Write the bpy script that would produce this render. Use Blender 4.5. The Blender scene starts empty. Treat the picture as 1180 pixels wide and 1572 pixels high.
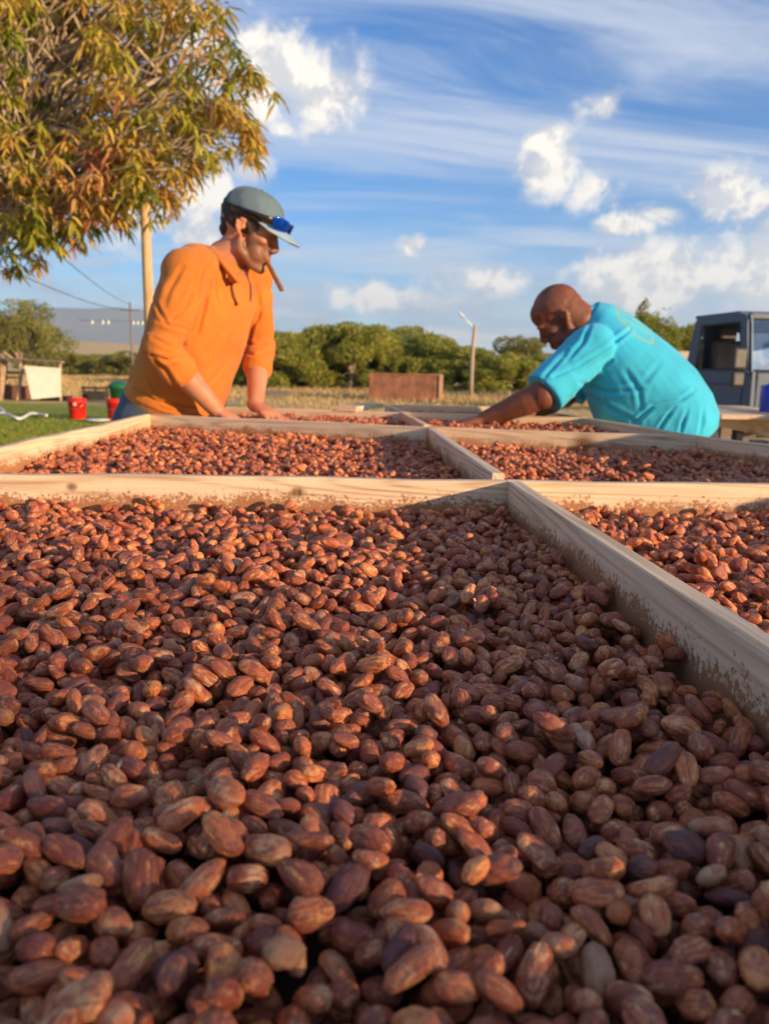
import bpy, bmesh, math, random
import numpy as np
from mathutils import Vector, Matrix, noise as mnoise
R = math.radians
random.seed(7); rng = np.random.default_rng(7)
sc = bpy.context.scene
COL = sc.collection

# ------------------------------------------------------------------ camera
CZ = 1.05                       # lens height above the ground
F = 1181.0                      # focal length in photograph pixels (1180 x 1572)
PITCH, ROLL = R(10.6), 0.018
fw = Vector((0, math.cos(PITCH), -math.sin(PITCH)))
r0 = Vector((1, 0, 0)); u0 = Vector((0, math.sin(PITCH), math.cos(PITCH)))
rt = r0*math.cos(ROLL) + u0*math.sin(ROLL)
up = u0*math.cos(ROLL) - r0*math.sin(ROLL)
CAM = Vector((0, 0, CZ))
cam = bpy.data.cameras.new('camera'); camo = bpy.data.objects.new('camera', cam); COL.objects.link(camo)
m = Matrix((rt, up, -fw)).transposed().to_4x4(); m.translation = CAM
camo.matrix_world = m
cam.sensor_fit = 'VERTICAL'; cam.sensor_height = 36.0; cam.lens = 36.0*F/1572
cam.clip_start = 0.02; cam.clip_end = 20000
cam.dof.use_dof = True; cam.dof.focus_distance = 0.62; cam.dof.aperture_fstop = 10.5
sc.camera = camo
sc.render.resolution_x, sc.render.resolution_y = 768, 1024
sc.view_settings.view_transform = 'Standard'; sc.view_settings.look = 'None'
sc.view_settings.gamma = 1.0; sc.view_settings.use_curve_mapping = False
sc.view_settings.exposure = 1.08
sc.cycles.use_denoising = True
sc.cycles.max_bounces = 8; sc.cycles.diffuse_bounces = 4; sc.cycles.volume_bounces = 1
sc.cycles.transparent_max_bounces = 8
sc.cycles.sample_clamp_indirect = 6

def ray(x, y):
    return fw + rt*((x-590)/F) + up*((786-y)/F)
def P(x, y, Y):                 # the place seen at (x, y) that lies Y metres ahead
    d = ray(x, y); return CAM + d*(Y/d.y)
def PZ(x, y, z):                # the place seen at (x, y) on the level z
    d = ray(x, y); return CAM + d*((z-CZ)/d.z)

# ------------------------------------------------------------------ sun and sky
SUN_AZ, SUN_EL = R(57), R(11.5)
TR = Vector((-math.sin(SUN_AZ), math.cos(SUN_AZ), 0))       # where the light travels, level part
sdir = Vector((math.sin(SUN_AZ)*math.cos(SUN_EL), -math.cos(SUN_AZ)*math.cos(SUN_EL), math.sin(SUN_EL)))
sl = bpy.data.lights.new('sun', 'SUN'); sl.energy = 4.9; sl.angle = R(0.6); sl.color = (1.0, 0.70, 0.42)
so = bpy.data.objects.new('sun', sl); COL.objects.link(so)
so.rotation_euler = sdir.to_track_quat('Z', 'Y').to_euler(); so.location = (3, -3, 6)

world = bpy.data.worlds.new('World'); sc.world = world; world.use_nodes = True
nt = world.node_tree; nt.nodes.clear()
class NB:                        # small node-building helper
    def __init__(s, nt): s.nt = nt
    def n(s, typ, **kw):
        nd = s.nt.nodes.new(typ)
        ins = kw.pop('ins', {})
        for k, v in kw.items(): setattr(nd, k, v)
        for k, v in ins.items(): s.set(nd, k, v)
        return nd
    def set(s, nd, k, v):
        sock = nd.inputs[k]
        if isinstance(v, bpy.types.NodeSocket): s.nt.links.new(v, sock)
        elif isinstance(v, bpy.types.Node): s.nt.links.new(v.outputs[0], sock)
        else: sock.default_value = v
    def math(s, op, a, b=0.0, c=None, clamp=False):
        nd = s.n('ShaderNodeMath', operation=op, use_clamp=clamp); s.set(nd, 0, a); s.set(nd, 1, b)
        if c is not None: s.set(nd, 2, c)
        return nd.outputs[0]
    def vm(s, op, a, b=None):
        nd = s.n('ShaderNodeVectorMath', operation=op); s.set(nd, 0, a)
        if b is not None: s.set(nd, 1, b)
        return nd.outputs['Value'] if op in ('LENGTH', 'DOT_PRODUCT') else nd.outputs[0]
    def noise(s, vec, scale, detail=4, rough=0.55, dist=0.0, w=None):
        nd = s.n('ShaderNodeTexNoise', ins={'Scale': scale, 'Detail': detail, 'Roughness': rough, 'Distortion': dist})
        if w is not None: nd.noise_dimensions = '4D'; s.set(nd, 'W', w)
        s.set(nd, 'Vector', vec); return nd.outputs[0]
    def mapr(s, v, a, b, c=0.0, d=1.0, smooth=True):
        nd = s.n('ShaderNodeMapRange', interpolation_type='SMOOTHSTEP' if smooth else 'LINEAR')
        s.set(nd, 0, v); s.set(nd, 1, a); s.set(nd, 2, b); s.set(nd, 3, c); s.set(nd, 4, d); return nd.outputs[0]
    def mix(s, f, a, b, blend='MIX'):
        nd = s.n('ShaderNodeMix', data_type='RGBA', blend_type=blend)
        s.set(nd, 0, f); s.set(nd, 6, a); s.set(nd, 7, b); return nd.outputs[2]
    def ramp(s, f, stops, interp='LINEAR'):
        nd = s.n('ShaderNodeValToRGB'); cr = nd.color_ramp; cr.interpolation = interp
        while len(cr.elements) > 1: cr.elements.remove(cr.elements[-1])
        cr.elements[0].position = stops[0][0]; cr.elements[0].color = (*stops[0][1], 1)
        for p, c in stops[1:]:
            e = cr.elements.new(p); e.color = (*c, 1)
        s.set(nd, 0, f); return nd.outputs[0]
def C4(c): return (*c, 1.0)

b = NB(nt)
tc = b.n('ShaderNodeTexCoord'); D = tc.outputs['Generated']
sky = b.n('ShaderNodeTexSky'); sky.sky_type = 'NISHITA'; sky.sun_disc = False
sky.sun_elevation = SUN_EL; sky.sun_rotation = math.atan2(sdir.x, sdir.y) % (2*math.pi)
sky.altitude = 50; sky.air_density = 1.0; sky.dust_density = 0.0; sky.ozone_density = 4.5
sep = b.n('ShaderNodeSeparateXYZ', ins={0: D}); dz = sep.outputs[2]
skycol = b.n('ShaderNodeHueSaturation', ins={'Hue': 0.506, 'Saturation': 1.22, 'Value': 0.67, 'Color': sky.outputs[0]}).outputs[0]
# high streaky cirrus, laid out on a level plane overhead
den = b.math('ADD', b.math('MAXIMUM', dz, 0.0), 0.12)
inv = b.math('DIVIDE', 1.0, den)
pl = b.vm('SCALE', D); b.set(pl.node, 3, inv)
mp = b.n('ShaderNodeMapping', ins={0: pl}); mp.inputs['Rotation'].default_value = (0, 0, R(-52)); mp.inputs['Scale'].default_value = (0.50, 1.35, 0.0)
ci = b.noise(mp.outputs[0], 1.15, 8, 0.62, 0.9)
ci2 = b.noise(mp.outputs[0], 0.42, 3, 0.5, 0.3)
cirrus = b.math('MULTIPLY', b.mapr(ci, 0.37, 0.66), b.mapr(ci2, 0.27, 0.55, 0.3, 1.0))
cirrus = b.math('MULTIPLY', cirrus, b.mapr(dz, 0.0, 0.12))
WH = (2.5, 2.6, 2.75)
col = b.mix(b.math('MULTIPLY', cirrus, 0.74), skycol, C4((WH[0]*1.0, WH[1]*1.02, WH[2]*1.06)))
# cumulus: puffs at their own bearings plus a ragged bank low round the whole horizon
blobs = [(430,118,95,1.5),(380,85,60,1.4),(485,140,72,1.7),(415,150,60,1.8),(325,275,75,1.3),(370,262,42,1.3),(300,60,80,1.4),(320,362,52,1.3),(200,300,90,1.4),
         (850,262,48,1.35),(835,215,38,1.7),(908,288,38,1.2),(632,377,22,1.3),(1130,308,72,1.9),(1020,330,45,2.6),(965,345,46,2.4),(920,165,30,1.2),
         (740,430,85,4.2),(930,418,85,2.4),(1050,415,105,1.9),(1150,405,105,1.4),(1190,440,110,1.5),(1000,445,110,2.6),(1270,380,90,1.5),(560,455,90,3.6),(430,200,22,1.6),
         (-150,330,110,1.5),(-420,250,150,1.6),(1500,300,140,1.6),(1800,200,130,1.6)]
nA = b.noise(D, 19.0, 9, 0.62, 0.25)
nB = b.noise(D, 5.5, 2, 0.5)
tot = None
for (x, y, rr, k) in blobs:
    c = ray(x, y).normalized()
    v = b.vm('SUBTRACT', D, tuple(c)); v = b.vm('MULTIPLY', v, (1, 1, k))
    f = b.math('SUBTRACT', 1.0, b.math('DIVIDE', b.vm('LENGTH', v), 1.25*rr/F))
    tot = f if tot is None else b.math('MAXIMUM', tot, f)
mpb = b.n('ShaderNodeMapping', ins={0: D}); mpb.inputs['Scale'].default_value = (5.0, 5.0, 22.0)
nb = b.noise(mpb.outputs[0], 1.0, 7, 0.6, 0.2)
band = b.mapr(dz, 0.17, 0.06)
nb2 = b.math('ADD', nb, b.mapr(dz, 0.10, 0.0, 0.0, 0.14))
bandd = b.math('MULTIPLY', b.mapr(nb2, 0.43, 0.56), band)
other = b.math('MULTIPLY', b.mapr(b.noise(D, 3.1, 6, 0.55, 0.2, w=4.2), 0.60, 0.72), b.mapr(sep.outputs[1], 0.45, 0.15))   # scattered cumulus in the rest of the sky
puffraw = b.math('ADD', tot, b.math('MULTIPLY', b.math('SUBTRACT', nA, 0.5), 2.3))
puff = b.mapr(puffraw, -0.05, 0.75)
puff = b.math('MULTIPLY', puff, b.mapr(tot, -0.35, 0.1))
puff = b.math('MAXIMUM', puff, other)
offs = b.vm('ADD', D, (0.012, 0.0, 0.022))
nC = b.noise(offs, 19.0, 5, 0.62, 0.25)
lit = b.mapr(b.math('SUBTRACT', nA, nC), -0.10, 0.10)
lit = b.math('MULTIPLY', lit, 0.75); lit = b.math('ADD', lit, b.math('MULTIPLY', b.mapr(tot, 0.0, 0.8), 0.4))
puffcol = b.mix(lit, C4((1.6, 1.75, 2.05)), C4((4.3, 3.9, 3.25)))
bandcol = b.mix(b.mapr(nb, 0.47, 0.68), C4((1.35, 1.70, 2.15)), C4((3.2, 2.95, 2.7)))
col = b.mix(b.math('MULTIPLY', bandd, 0.82), col, bandcol)
col = b.mix(b.math('MULTIPLY', puff, 0.90), col, puffcol)
bg = b.n('ShaderNodeBackground', ins={0: col, 1: 0.15})
out = b.n('ShaderNodeOutputWorld', ins={0: bg.outputs[0]})

# ------------------------------------------------------------------ helpers
def tag(o, label=None, cat=None, group=None, kind=None):
    if label: o['label'] = label
    if cat: o['category'] = cat
    if group: o['group'] = group
    if kind: o['kind'] = kind
    return o
def empty(name, loc=(0, 0, 0), rz=0.0, label=None, cat=None, group=None):
    o = bpy.data.objects.new(name, None); COL.objects.link(o)
    o.location = loc; o.rotation_euler = (0, 0, rz); o.empty_display_size = 0.1
    return tag(o, label, cat, group)
def mk(name, me, mats=None, parent=None):
    o = bpy.data.objects.new(name, me); COL.objects.link(o)
    if mats is not None and not me.materials:
        for mm in (mats if isinstance(mats, (list, tuple)) else [mats]): me.materials.append(mm)
    if parent: o.parent = parent
    return o
def from_bm(name, bm, mats=None, parent=None, smooth=False):
    me = bpy.data.meshes.new(name); bm.normal_update(); bm.to_mesh(me); bm.free()
    if smooth: me.polygons.foreach_set('use_smooth', [True]*len(me.polygons))
    return mk(name, me, mats, parent)
def raw(name, V, Fc, mats=None, parent=None, smooth=False):
    me = bpy.data.meshes.new(name); me.from_pydata([tuple(v) for v in V], [], Fc); me.update()
    if smooth: me.polygons.foreach_set('use_smooth', [True]*len(me.polygons))
    return mk(name, me, mats, parent)
def quads(name, V, nq, mats=None, parent=None, k=4):     # V: (nq*k, 3) numpy, one separate face per k vertices
    me = bpy.data.meshes.new(name); V = np.asarray(V, dtype=np.float32)
    me.vertices.add(len(V)); me.vertices.foreach_set('co', V.ravel())
    me.loops.add(len(V)); me.loops.foreach_set('vertex_index', np.arange(len(V), dtype=np.int32))
    me.polygons.add(nq); me.polygons.foreach_set('loop_start', np.arange(0, nq*k, k, dtype=np.int32))
    me.polygons.foreach_set('loop_total', np.full(nq, k, dtype=np.int32)); me.update(calc_edges=True)
    return mk(name, me, mats, parent)
def box(bm, c, s, rot=None, bevel=0.0):
    r = bmesh.ops.create_cube(bm, size=1.0); vs = r['verts']
    M = Matrix.Translation(Vector(c)) @ (rot.to_4x4() if rot is not None else Matrix.Identity(4)) @ Matrix.Diagonal((*s, 1))
    bmesh.ops.transform(bm, matrix=M, verts=vs)
    if bevel > 0:
        es = list({e for v in vs for e in v.link_edges})
        bmesh.ops.bevel(bm, geom=es, offset=bevel, segments=2, affect='EDGES', profile=0.5)
def loft(bm, pts, ra, rb=None, side=None, n=16, power=2.0):
    """closed tube through pts; ra = half size along `side`, rb = across it"""
    pts = [Vector(p) for p in pts]; rb = rb or ra; rings = []
    for i, p in enumerate(pts):
        a = pts[max(i-1, 0)]; c = pts[min(i+1, len(pts)-1)]
        t = (c-a).normalized()
        s = side[i] if isinstance(side, list) else side
        s = Vector(s) if s is not None else Vector((0, 0, 1)) if abs(t.z) < 0.9 else Vector((1, 0, 0))
        A = (s - t*s.dot(t)).normalized(); B = t.cross(A)
        ring = []
        for j in range(n):
            th = 2*math.pi*j/n; ct, st = math.cos(th), math.sin(th)
            x = math.copysign(abs(ct)**(2/power), ct); y = math.copysign(abs(st)**(2/power), st)
            ring.append(bm.verts.new(p + A*(x*ra[i]) + B*(y*rb[i])))
        rings.append(ring)
    for i in range(len(rings)-1):
        for j in range(n):
            bm.faces.new((rings[i][j], rings[i][(j+1) % n], rings[i+1][(j+1) % n], rings[i+1][j]))
    bm.faces.new(rings[0][::-1]); bm.faces.new(rings[-1])
def caps(bm, pts, rr, n=14):      # tapered limb: loft plus a ball at every joint
    loft(bm, pts, rr, n=n)
    for p, r_ in zip(pts, rr): ell(bm, p, (r_, r_, r_), seg=n)
def ell(bm, c, r, rot=None, seg=16):
    q = bmesh.ops.create_uvsphere(bm, u_segments=seg, v_segments=max(8, seg//2+2), radius=1.0)
    M = Matrix.Translation(Vector(c)) @ (rot.to_4x4() if rot is not None else Matrix.Identity(4)) @ Matrix.Diagonal((*r, 1))
    bmesh.ops.transform(bm, matrix=M, verts=q['verts'])
def cyl(bm, a, c, r1, r2=None, n=12):
    loft(bm, [a, c], [r1, r2 if r2 is not None else r1], n=n)
def tube(bm, pts, r, n=8): loft(bm, pts, [r]*len(pts) if not isinstance(r, list) else r, n=n)
def lathe(bm, prof, n=24, M=None):
    rings = []
    for (r_, z) in prof:
        rings.append([bm.verts.new((M @ Vector((r_*math.cos(2*math.pi*j/n), r_*math.sin(2*math.pi*j/n), z))) if M else Vector((r_*math.cos(2*math.pi*j/n), r_*math.sin(2*math.pi*j/n), z))) for j in range(n)])
    for i in range(len(rings)-1):
        for j in range(n): bm.faces.new((rings[i][j], rings[i][(j+1) % n], rings[i+1][(j+1) % n], rings[i+1][j]))
    return rings
def voxel(name, bm, size, mats, parent=None, smooth=3, post=None):
    """join overlapping pieces into ONE continuous skin"""
    me = bpy.data.meshes.new(name); bm.to_mesh(me); bm.free()
    tmp = bpy.data.objects.new('tmp', me); COL.objects.link(tmp)
    rm = tmp.modifiers.new('r', 'REMESH'); rm.mode = 'VOXEL'; rm.voxel_size = size
    if smooth:
        sm = tmp.modifiers.new('s', 'SMOOTH'); sm.iterations = smooth; sm.factor = 0.5
    dg = bpy.context.evaluated_depsgraph_get(); ev = tmp.evaluated_get(dg)
    new = bpy.data.meshes.new_from_object(ev, depsgraph=dg)
    bpy.data.objects.remove(tmp); bpy.data.meshes.remove(me)
    new.name = name
    if post:
        n = len(new.vertices); co = np.empty(n*3, np.float32); new.vertices.foreach_get('co', co); co = co.reshape(-1, 3)
        no = np.empty(n*3, np.float32); new.vertices.foreach_get('normal', no); no = no.reshape(-1, 3)
        co = post(co, no, new); new.vertices.foreach_set('co', co.astype(np.float32).ravel()); new.update()
    new.polygons.foreach_set('use_smooth', [True]*len(new.polygons))
    new.materials.clear()
    return mk(name, new, mats, parent)

# ------------------------------------------------------------------ materials
def mat(name):
    m_ = bpy.data.materials.new(name); m_.use_nodes = True; t = m_.node_tree; t.nodes.clear()
    B = NB(t); bs = B.n('ShaderNodeBsdfPrincipled'); B.n('ShaderNodeOutputMaterial', ins={0: bs.outputs[0]})
    return m_, B, bs
def simple(name, c, rough=0.6, metal=0.0, var=0.12, scale=8.0, bump=0.15, bscale=None, spec=None, coord='Object'):
    m_, B, bs = mat(name); t = B.n('ShaderNodeTexCoord')
    n1 = B.noise(t.outputs[coord], scale, 5, 0.6)
    lo = tuple(x*(1-var*1.6) for x in c); hi = tuple(min(1, x*(1+var)) for x in c)
    B.set(bs, 'Base Color', B.ramp(n1, [(0.3, lo), (0.7, hi)]))
    B.set(bs, 'Roughness', B.mapr(n1, 0.3, 0.7, rough*0.9, min(1, rough*1.1))); bs.inputs['Metallic'].default_value = metal
    if spec is not None: bs.inputs['Specular IOR Level'].default_value = spec
    if bump:
        bp = B.n('ShaderNodeBump', ins={'Strength': bump, 'Distance': 0.002, 'Height': B.noise(t.outputs[coord], bscale or scale*12, 3)})
        B.set(bs, 'Normal', bp.outputs[0])
    return m_
def wood_mat(name, base, dark, dirt=1.0, knots=(), grain=1.0):
    """sawn softwood: x runs along the board, z up its face"""
    m_, B, bs = mat(name); t = B.n('ShaderNodeTexCoord'); O = t.outputs['Object']
    oi = B.n('ShaderNodeObjectInfo'); rnd = oi.outputs['Random']
    sh = B.n('ShaderNodeCombineXYZ', ins={0: B.math('MULTIPLY', rnd, 37.0), 1: 0.0, 2: B.math('MULTIPLY', rnd, 11.0)})
    Q = B.vm('ADD', O, sh.outputs[0])
    Qk = Q; kn = None
    for (kx, kz, kr) in knots:
        v = B.vm('SUBTRACT', O, (kx, 0, kz)); v = B.vm('MULTIPLY', v, (0.75, 0, 1))
        ln = B.vm('LENGTH', v)
        f = B.mapr(ln, kr*1.7, kr*0.2); kn = f if kn is None else B.math('MAXIMUM', kn, f)
        rings = B.math('MULTIPLY', B.math('ADD', B.math('SINE', B.math('MULTIPLY', ln, 900.0)), 1.0), 0.5)
    s1 = B.n('ShaderNodeMapping', ins={0: Q}); s1.inputs['Scale'].default_value = (3.5, 210, 210)
    g1 = B.noise(s1.outputs[0], 1.0, 5, 0.6, 0.05)
    s2 = B.n('ShaderNodeMapping', ins={0: Q}); s2.inputs['Scale'].default_value = (0.45, 9, 9)
    g2 = B.noise(s2.outputs[0], 1.0, 2, 0.4, 0.2)
    wv = B.math('SINE', B.math('MULTIPLY', g2, 170.0)); wv = B.math('MULTIPLY', B.math('ADD', wv, 1.0), 0.5)
    gr = B.math('ADD', B.math('MULTIPLY', g1, 0.72), B.math('MULTIPLY', B.math('POWER', wv, 2.0), 0.20*grain))
    c = B.ramp(gr, [(0.30, base), (0.46, tuple(x*0.86 for x in base)), (0.70, dark)])
    bl = B.noise(Q, 3.0, 3, 0.5); c = B.mix(B.mapr(bl, 0.35, 0.7, 0.0, 0.35), c, C4(tuple(x*0.72 for x in base)))
    if kn is not None:
        c = B.mix(kn, c, B.mix(rings, C4((0.09, 0.045, 0.02)), C4((0.26, 0.14, 0.07))))
    hgt = gr
    if dirt > 0:
        sz = B.n('ShaderNodeSeparateXYZ', ins={0: O}).outputs[2]
        low = B.mapr(sz, -0.008, -0.050, 0.0, 1.0, smooth=False)
        fine = B.noise(Q, 170.0, 5, 0.75); mid = B.noise(Q, 26.0, 4, 0.6); big = B.noise(Q, 5.5, 2, 0.5)
        thr = B.math('ADD', B.math('MULTIPLY', low, 0.36), B.math('ADD', B.math('MULTIPLY', mid, 0.34), B.math('MULTIPLY', big, 0.34)))
        thr = B.math('SUBTRACT', thr, 0.318)
        spk = B.mapr(B.math('ADD', B.math('MULTIPLY', fine, 0.9), thr), 0.655, 0.72)
        sm = B.mapr(B.math('ADD', thr, B.math('MULTIPLY', fine, 0.25)), 0.20, 0.55)
        c = B.mix(B.math('MULTIPLY', sm, 0.50*dirt), c, C4((0.50, 0.22, 0.085)))
        c = B.mix(B.math('MULTIPLY', spk, 0.9*dirt), c, C4((0.36, 0.145, 0.055)))
        sp2 = B.math('MULTIPLY', B.mapr(fine, 0.67, 0.71), B.mapr(mid, 0.42, 0.6)); c = B.mix(B.math('MULTIPLY', sp2, 0.75), c, C4((0.22, 0.085, 0.04)))
        hgt = B.math('ADD', gr, B.math('MULTIPLY', spk, 0.6))
    B.set(bs, 'Base Color', c); bs.inputs['Roughness'].default_value = 0.78; bs.inputs['Specular IOR Level'].default_value = 0.25
    bp = B.n('ShaderNodeBump', ins={'Strength': 0.55, 'Distance': 0.0012, 'Height': hgt}); B.set(bs, 'Normal', bp.outputs[0])
    return m_
PINE = (0.84, 0.63, 0.41); PINE_D = (0.40, 0.23, 0.11)
M_wood = wood_mat('sawn_pine', PINE, PINE_D)
M_woodclean = wood_mat('sawn_pine_clean', PINE, PINE_D, dirt=0.0)
M_grey_wood = wood_mat('weathered_wood', (0.24, 0.20, 0.165), (0.11, 0.085, 0.065), dirt=0.0)

def board(name, a, c, h=0.089, th=0.019, parent=None, material=None, side=1, ext=0.0):
    """board on edge: a-c is the top edge of the face towards the camera, thickness goes to the far side"""
    a, c = Vector(a), Vector(c); d = (c-a); L = d.length; d.normalize()
    a = a - d*ext; L += 2*ext
    nrm = Vector((-d.y, d.x, 0))*side
    if nrm.length < 1e-6: nrm = Vector((0, 1, 0))
    bm = bmesh.new(); seg = max(1, int(L/0.12)); 
    # local frame: x along, y thickness, z up (top at 0)
    rings = []
    for i in range(seg+1):
        x = L*i/seg; wob = 0.0012*math.sin(x*9+a.x*13) + 0.0008*math.sin(x*23+a.y*7)
        e = 0.0016
        prof = [(0+e, 0), (0, -e), (0, -h), (th, -h), (th, -e), (th-e, 0)]
        rings.append([bm.verts.new((x, (y*side)+wob, z + (wob*0.8 if z > -h/2 else 0))) for y, z in prof])
    for i in range(seg):
        for j in range(6):
            f = (rings[i][j], rings[i][(j+1) % 6], rings[i+1][(j+1) % 6], rings[i+1][j])
            bm.faces.new(f)
    bm.faces.new(rings[0]); bm.faces.new(rings[-1][::-1])
    bmesh.ops.recalc_face_normals(bm, faces=bm.faces[:])
    o = from_bm(name, bm, material or M_wood, parent)
    o.location = a; o.rotation_euler = (0, 0, math.atan2(d.y, d.x))
    return o
# ------------------------------------------------------------------ ground, hills, mountain
def ground_mat():
    m_, B, bs = mat('ground'); t = B.n('ShaderNodeTexCoord'); O = t.outputs['Object']
    n1 = B.noise(O, 0.35, 6, 0.6); n2 = B.noise(O, 3.0, 6, 0.65); n3 = B.noise(O, 22.0, 4, 0.7)
    s = B.n('ShaderNodeSeparateXYZ', ins={0: O})
    dry = B.ramp(n2, [(0.25, (0.46, 0.30, 0.12)), (0.5, (0.62, 0.44, 0.20)), (0.75, (0.72, 0.55, 0.28))])
    grn = B.ramp(n3, [(0.3, (0.11, 0.16, 0.018)), (0.52, (0.24, 0.29, 0.04)), (0.72, (0.50, 0.38, 0.15))])
    gm = B.math('MULTIPLY', B.mapr(B.math('ADD', s.outputs[0], B.math('MULTIPLY', n1, 3.0)), 0.3, -0.8), B.mapr(B.math('ADD', s.outputs[1], B.math('MULTIPLY', n1, 6.0)), 24.5, 21.0))
    patch = B.mapr(B.math('ADD', n2, B.math('MULTIPLY', n1, 0.5)), 0.82, 0.95)
    c = B.mix(gm, dry, B.mix(B.math('MULTIPLY', patch, 0.7), grn, C4((0.42, 0.29, 0.13))))
    B.set(bs, 'Base Color', c); bs.inputs['Roughness'].default_value = 0.95; bs.inputs['Specular IOR Level'].default_value = 0.1
    bp = B.n('ShaderNodeBump', ins={'Strength': 0.8, 'Distance': 0.03, 'Height': n3}); B.set(bs, 'Normal', bp.outputs[0])
    return m_
xs = np.concatenate([-np.geomspace(4700, 4, 34), np.linspace(-3, 3, 7), np.geomspace(4, 4700, 34)])
ys = np.concatenate([-np.geomspace(2000, 4, 20), np.linspace(-3, 6, 7), np.geomspace(8, 5000, 60)])
V = []; 
def hill_z(x, y):
    z = 0.0
    if y > 90:      # land rises gently to a grassy slope behind the field on the left
        k = min(1, (y-90)/420.0); k = k*k*(3-2*k)
        side = 1/(1+math.exp(max(-30, min(30, (x/y+0.25)*20))))
        z += k*side*(14.5+3.0*mnoise.noise(Vector((x*0.004, y*0.004, 0))))
        z += k*(1-side)*1.5
    elif y > 10: z += 0.10*mnoise.noise(Vector((x*0.12, y*0.12, 3)))
    return z
for y in ys:
    for x in xs: V.append((x, y, hill_z(x, y)))
nx = len(xs); Fc = [(j*nx+i, j*nx+i+1, (j+1)*nx+i+1, (j+1)*nx+i) for j in range(len(ys)-1) for i in range(nx-1)]
g = raw('ground', V, Fc, ground_mat(), smooth=True); tag(g, kind='structure')

m_, B, bs = mat('mountain'); t = B.n('ShaderNodeTexCoord')
B.set(bs, 'Base Color', B.ramp(B.noise(t.outputs['Object'], 0.004, 6, 0.6), [(0.3, (0.13, 0.16, 0.12)), (0.7, (0.24, 0.22, 0.15))])); bs.inputs['Roughness'].default_value = 1.0
V = []; Fc = []; MX, MY = 60, 8
for j in range(MY+1):
    for i in range(MX+1):
        x = -4200 + 8200*i/MX; y = 3000 + j*220
        u = (x+4200)/8200; top = 265*math.exp(-((u-0.33)/0.13)**2) + 55*math.exp(-((u-0.75)/0.2)**2)
        rg = 1+0.22*mnoise.fractal(Vector((x*0.0016, 0, 0.4)), 1, 2, 4)
        V.append((x, y, -2 + top*rg*math.sin(math.pi/2*min(1, j/4))*(1 if j <= 4 else 0.98)))
for j in range(MY):
    for i in range(MX): Fc.append((j*(MX+1)+i, j*(MX+1)+i+1, (j+1)*(MX+1)+i+1, (j+1)*(MX+1)+i))
tag(raw('mountain', V, Fc, m_, smooth=True), kind='structure')

# ------------------------------------------------------------------ drying table
ZT = CZ-0.157                   # top of the boards
BEAN = ZT-0.045                 # mean level of the beans
FLOOR = ZT-0.089
def T(x, y): return PZ(x, y, ZT)
table = empty('drying_table', (0.1, 1.3, 0), 0, 'long wooden drying table divided by pale boards into trays full of cacao beans', 'drying table')
def tb(*a, **k):
    o = board(*a, **k); o.location = o.location - table.location; o.parent = table; return o
M_wood_k = wood_mat('sawn_pine_knot', tuple(x*0.86 for x in PINE), PINE_D, dirt=0.75, knots=[((T(897, 663)-T(655, 656)).length, -0.030, 0.021)])
L0, C1a, C1b = T(0, 700), T(-110, 726), T(780, 738.5)
C1c = T(1430, 744)
M_wood_k2 = wood_mat('sawn_pine_two_knots', PINE, PINE_D, knots=[(0.52, -0.021, 0.0075), (0.93, -0.030, 0.006), (0.20, -0.017, 0.005)])
tb('cross_board', C1a, C1b, ext=0, material=M_wood_k2)
tb('cross_board', C1b + Vector((0.0005, 0, -0.0012)), C1c)
C2a, C2m, C2b = T(231, 636), T(655, 655.5), T(1070, 669.5)
tb('cross_board', C2a, C2m); tb('cross_board', C2m, C2b, material=M_wood_k)
C3l, C3m, C3r = T(338, 624), T(615, 633), T(892, 641)
tb('cross_board', C3l, C3m); tb('cross_board', C3m, C3r)
C4l, C4m, C4r = T(400, 617), T(590, 621.5), T(800, 625)
tb('cross_board', C4m, C4r)
# dividers run away from the lens (thickness to the right)
D1a = T(1210, 1023); D1n = D1a + (D1a-C1b).normalized()*1.05
tb('divider', D1n, C1b - Vector((0, 0.001, 0)), side=-1)
tb('divider', T(757, 727.5), C2m - Vector((0, 0.001, 0)), side=-1)
tb('divider', T(651, 652.5), C3m, side=-1)
tb('divider', T(614, 631.5), C4m, side=-1)
# side rails
Lr = T(-110, 729.5)
tb('side_rail', Lr + Vector((-0.02, -1.25, 0)), C2a + Vector((-0.0, 0.0, 0)), side=1)
tb('side_rail', T(349.0, 637.0), C3l + Vector((0, 0.01, 0)), side=1)
Rr = T(1180, 683.5); rd = (T(1070, 669.5)-Rr).normalized()
tb('side_rail', Rr - rd*2.2, T(1071, 669.6), side=-1)
tb('side_rail', T(1071, 669.6), C3r, side=-1)
tb('side_rail', C3r, T(800, 626), side=-1)
bm = bmesh.new(); box(bm, (0, 0, 0), (0.36, 0.085, 0.018), None, 0.002)
o = from_bm('loose_board', bm, M_woodclean, table); q = T(553, 627); o.location = Vector((q.x, q.y, ZT+0.006)) - table.location; o.rotation_euler = (0, 0, math.atan2((T(592, 621)-T(518, 631.5)).y, (T(592, 621)-T(518, 631.5)).x))
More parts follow.
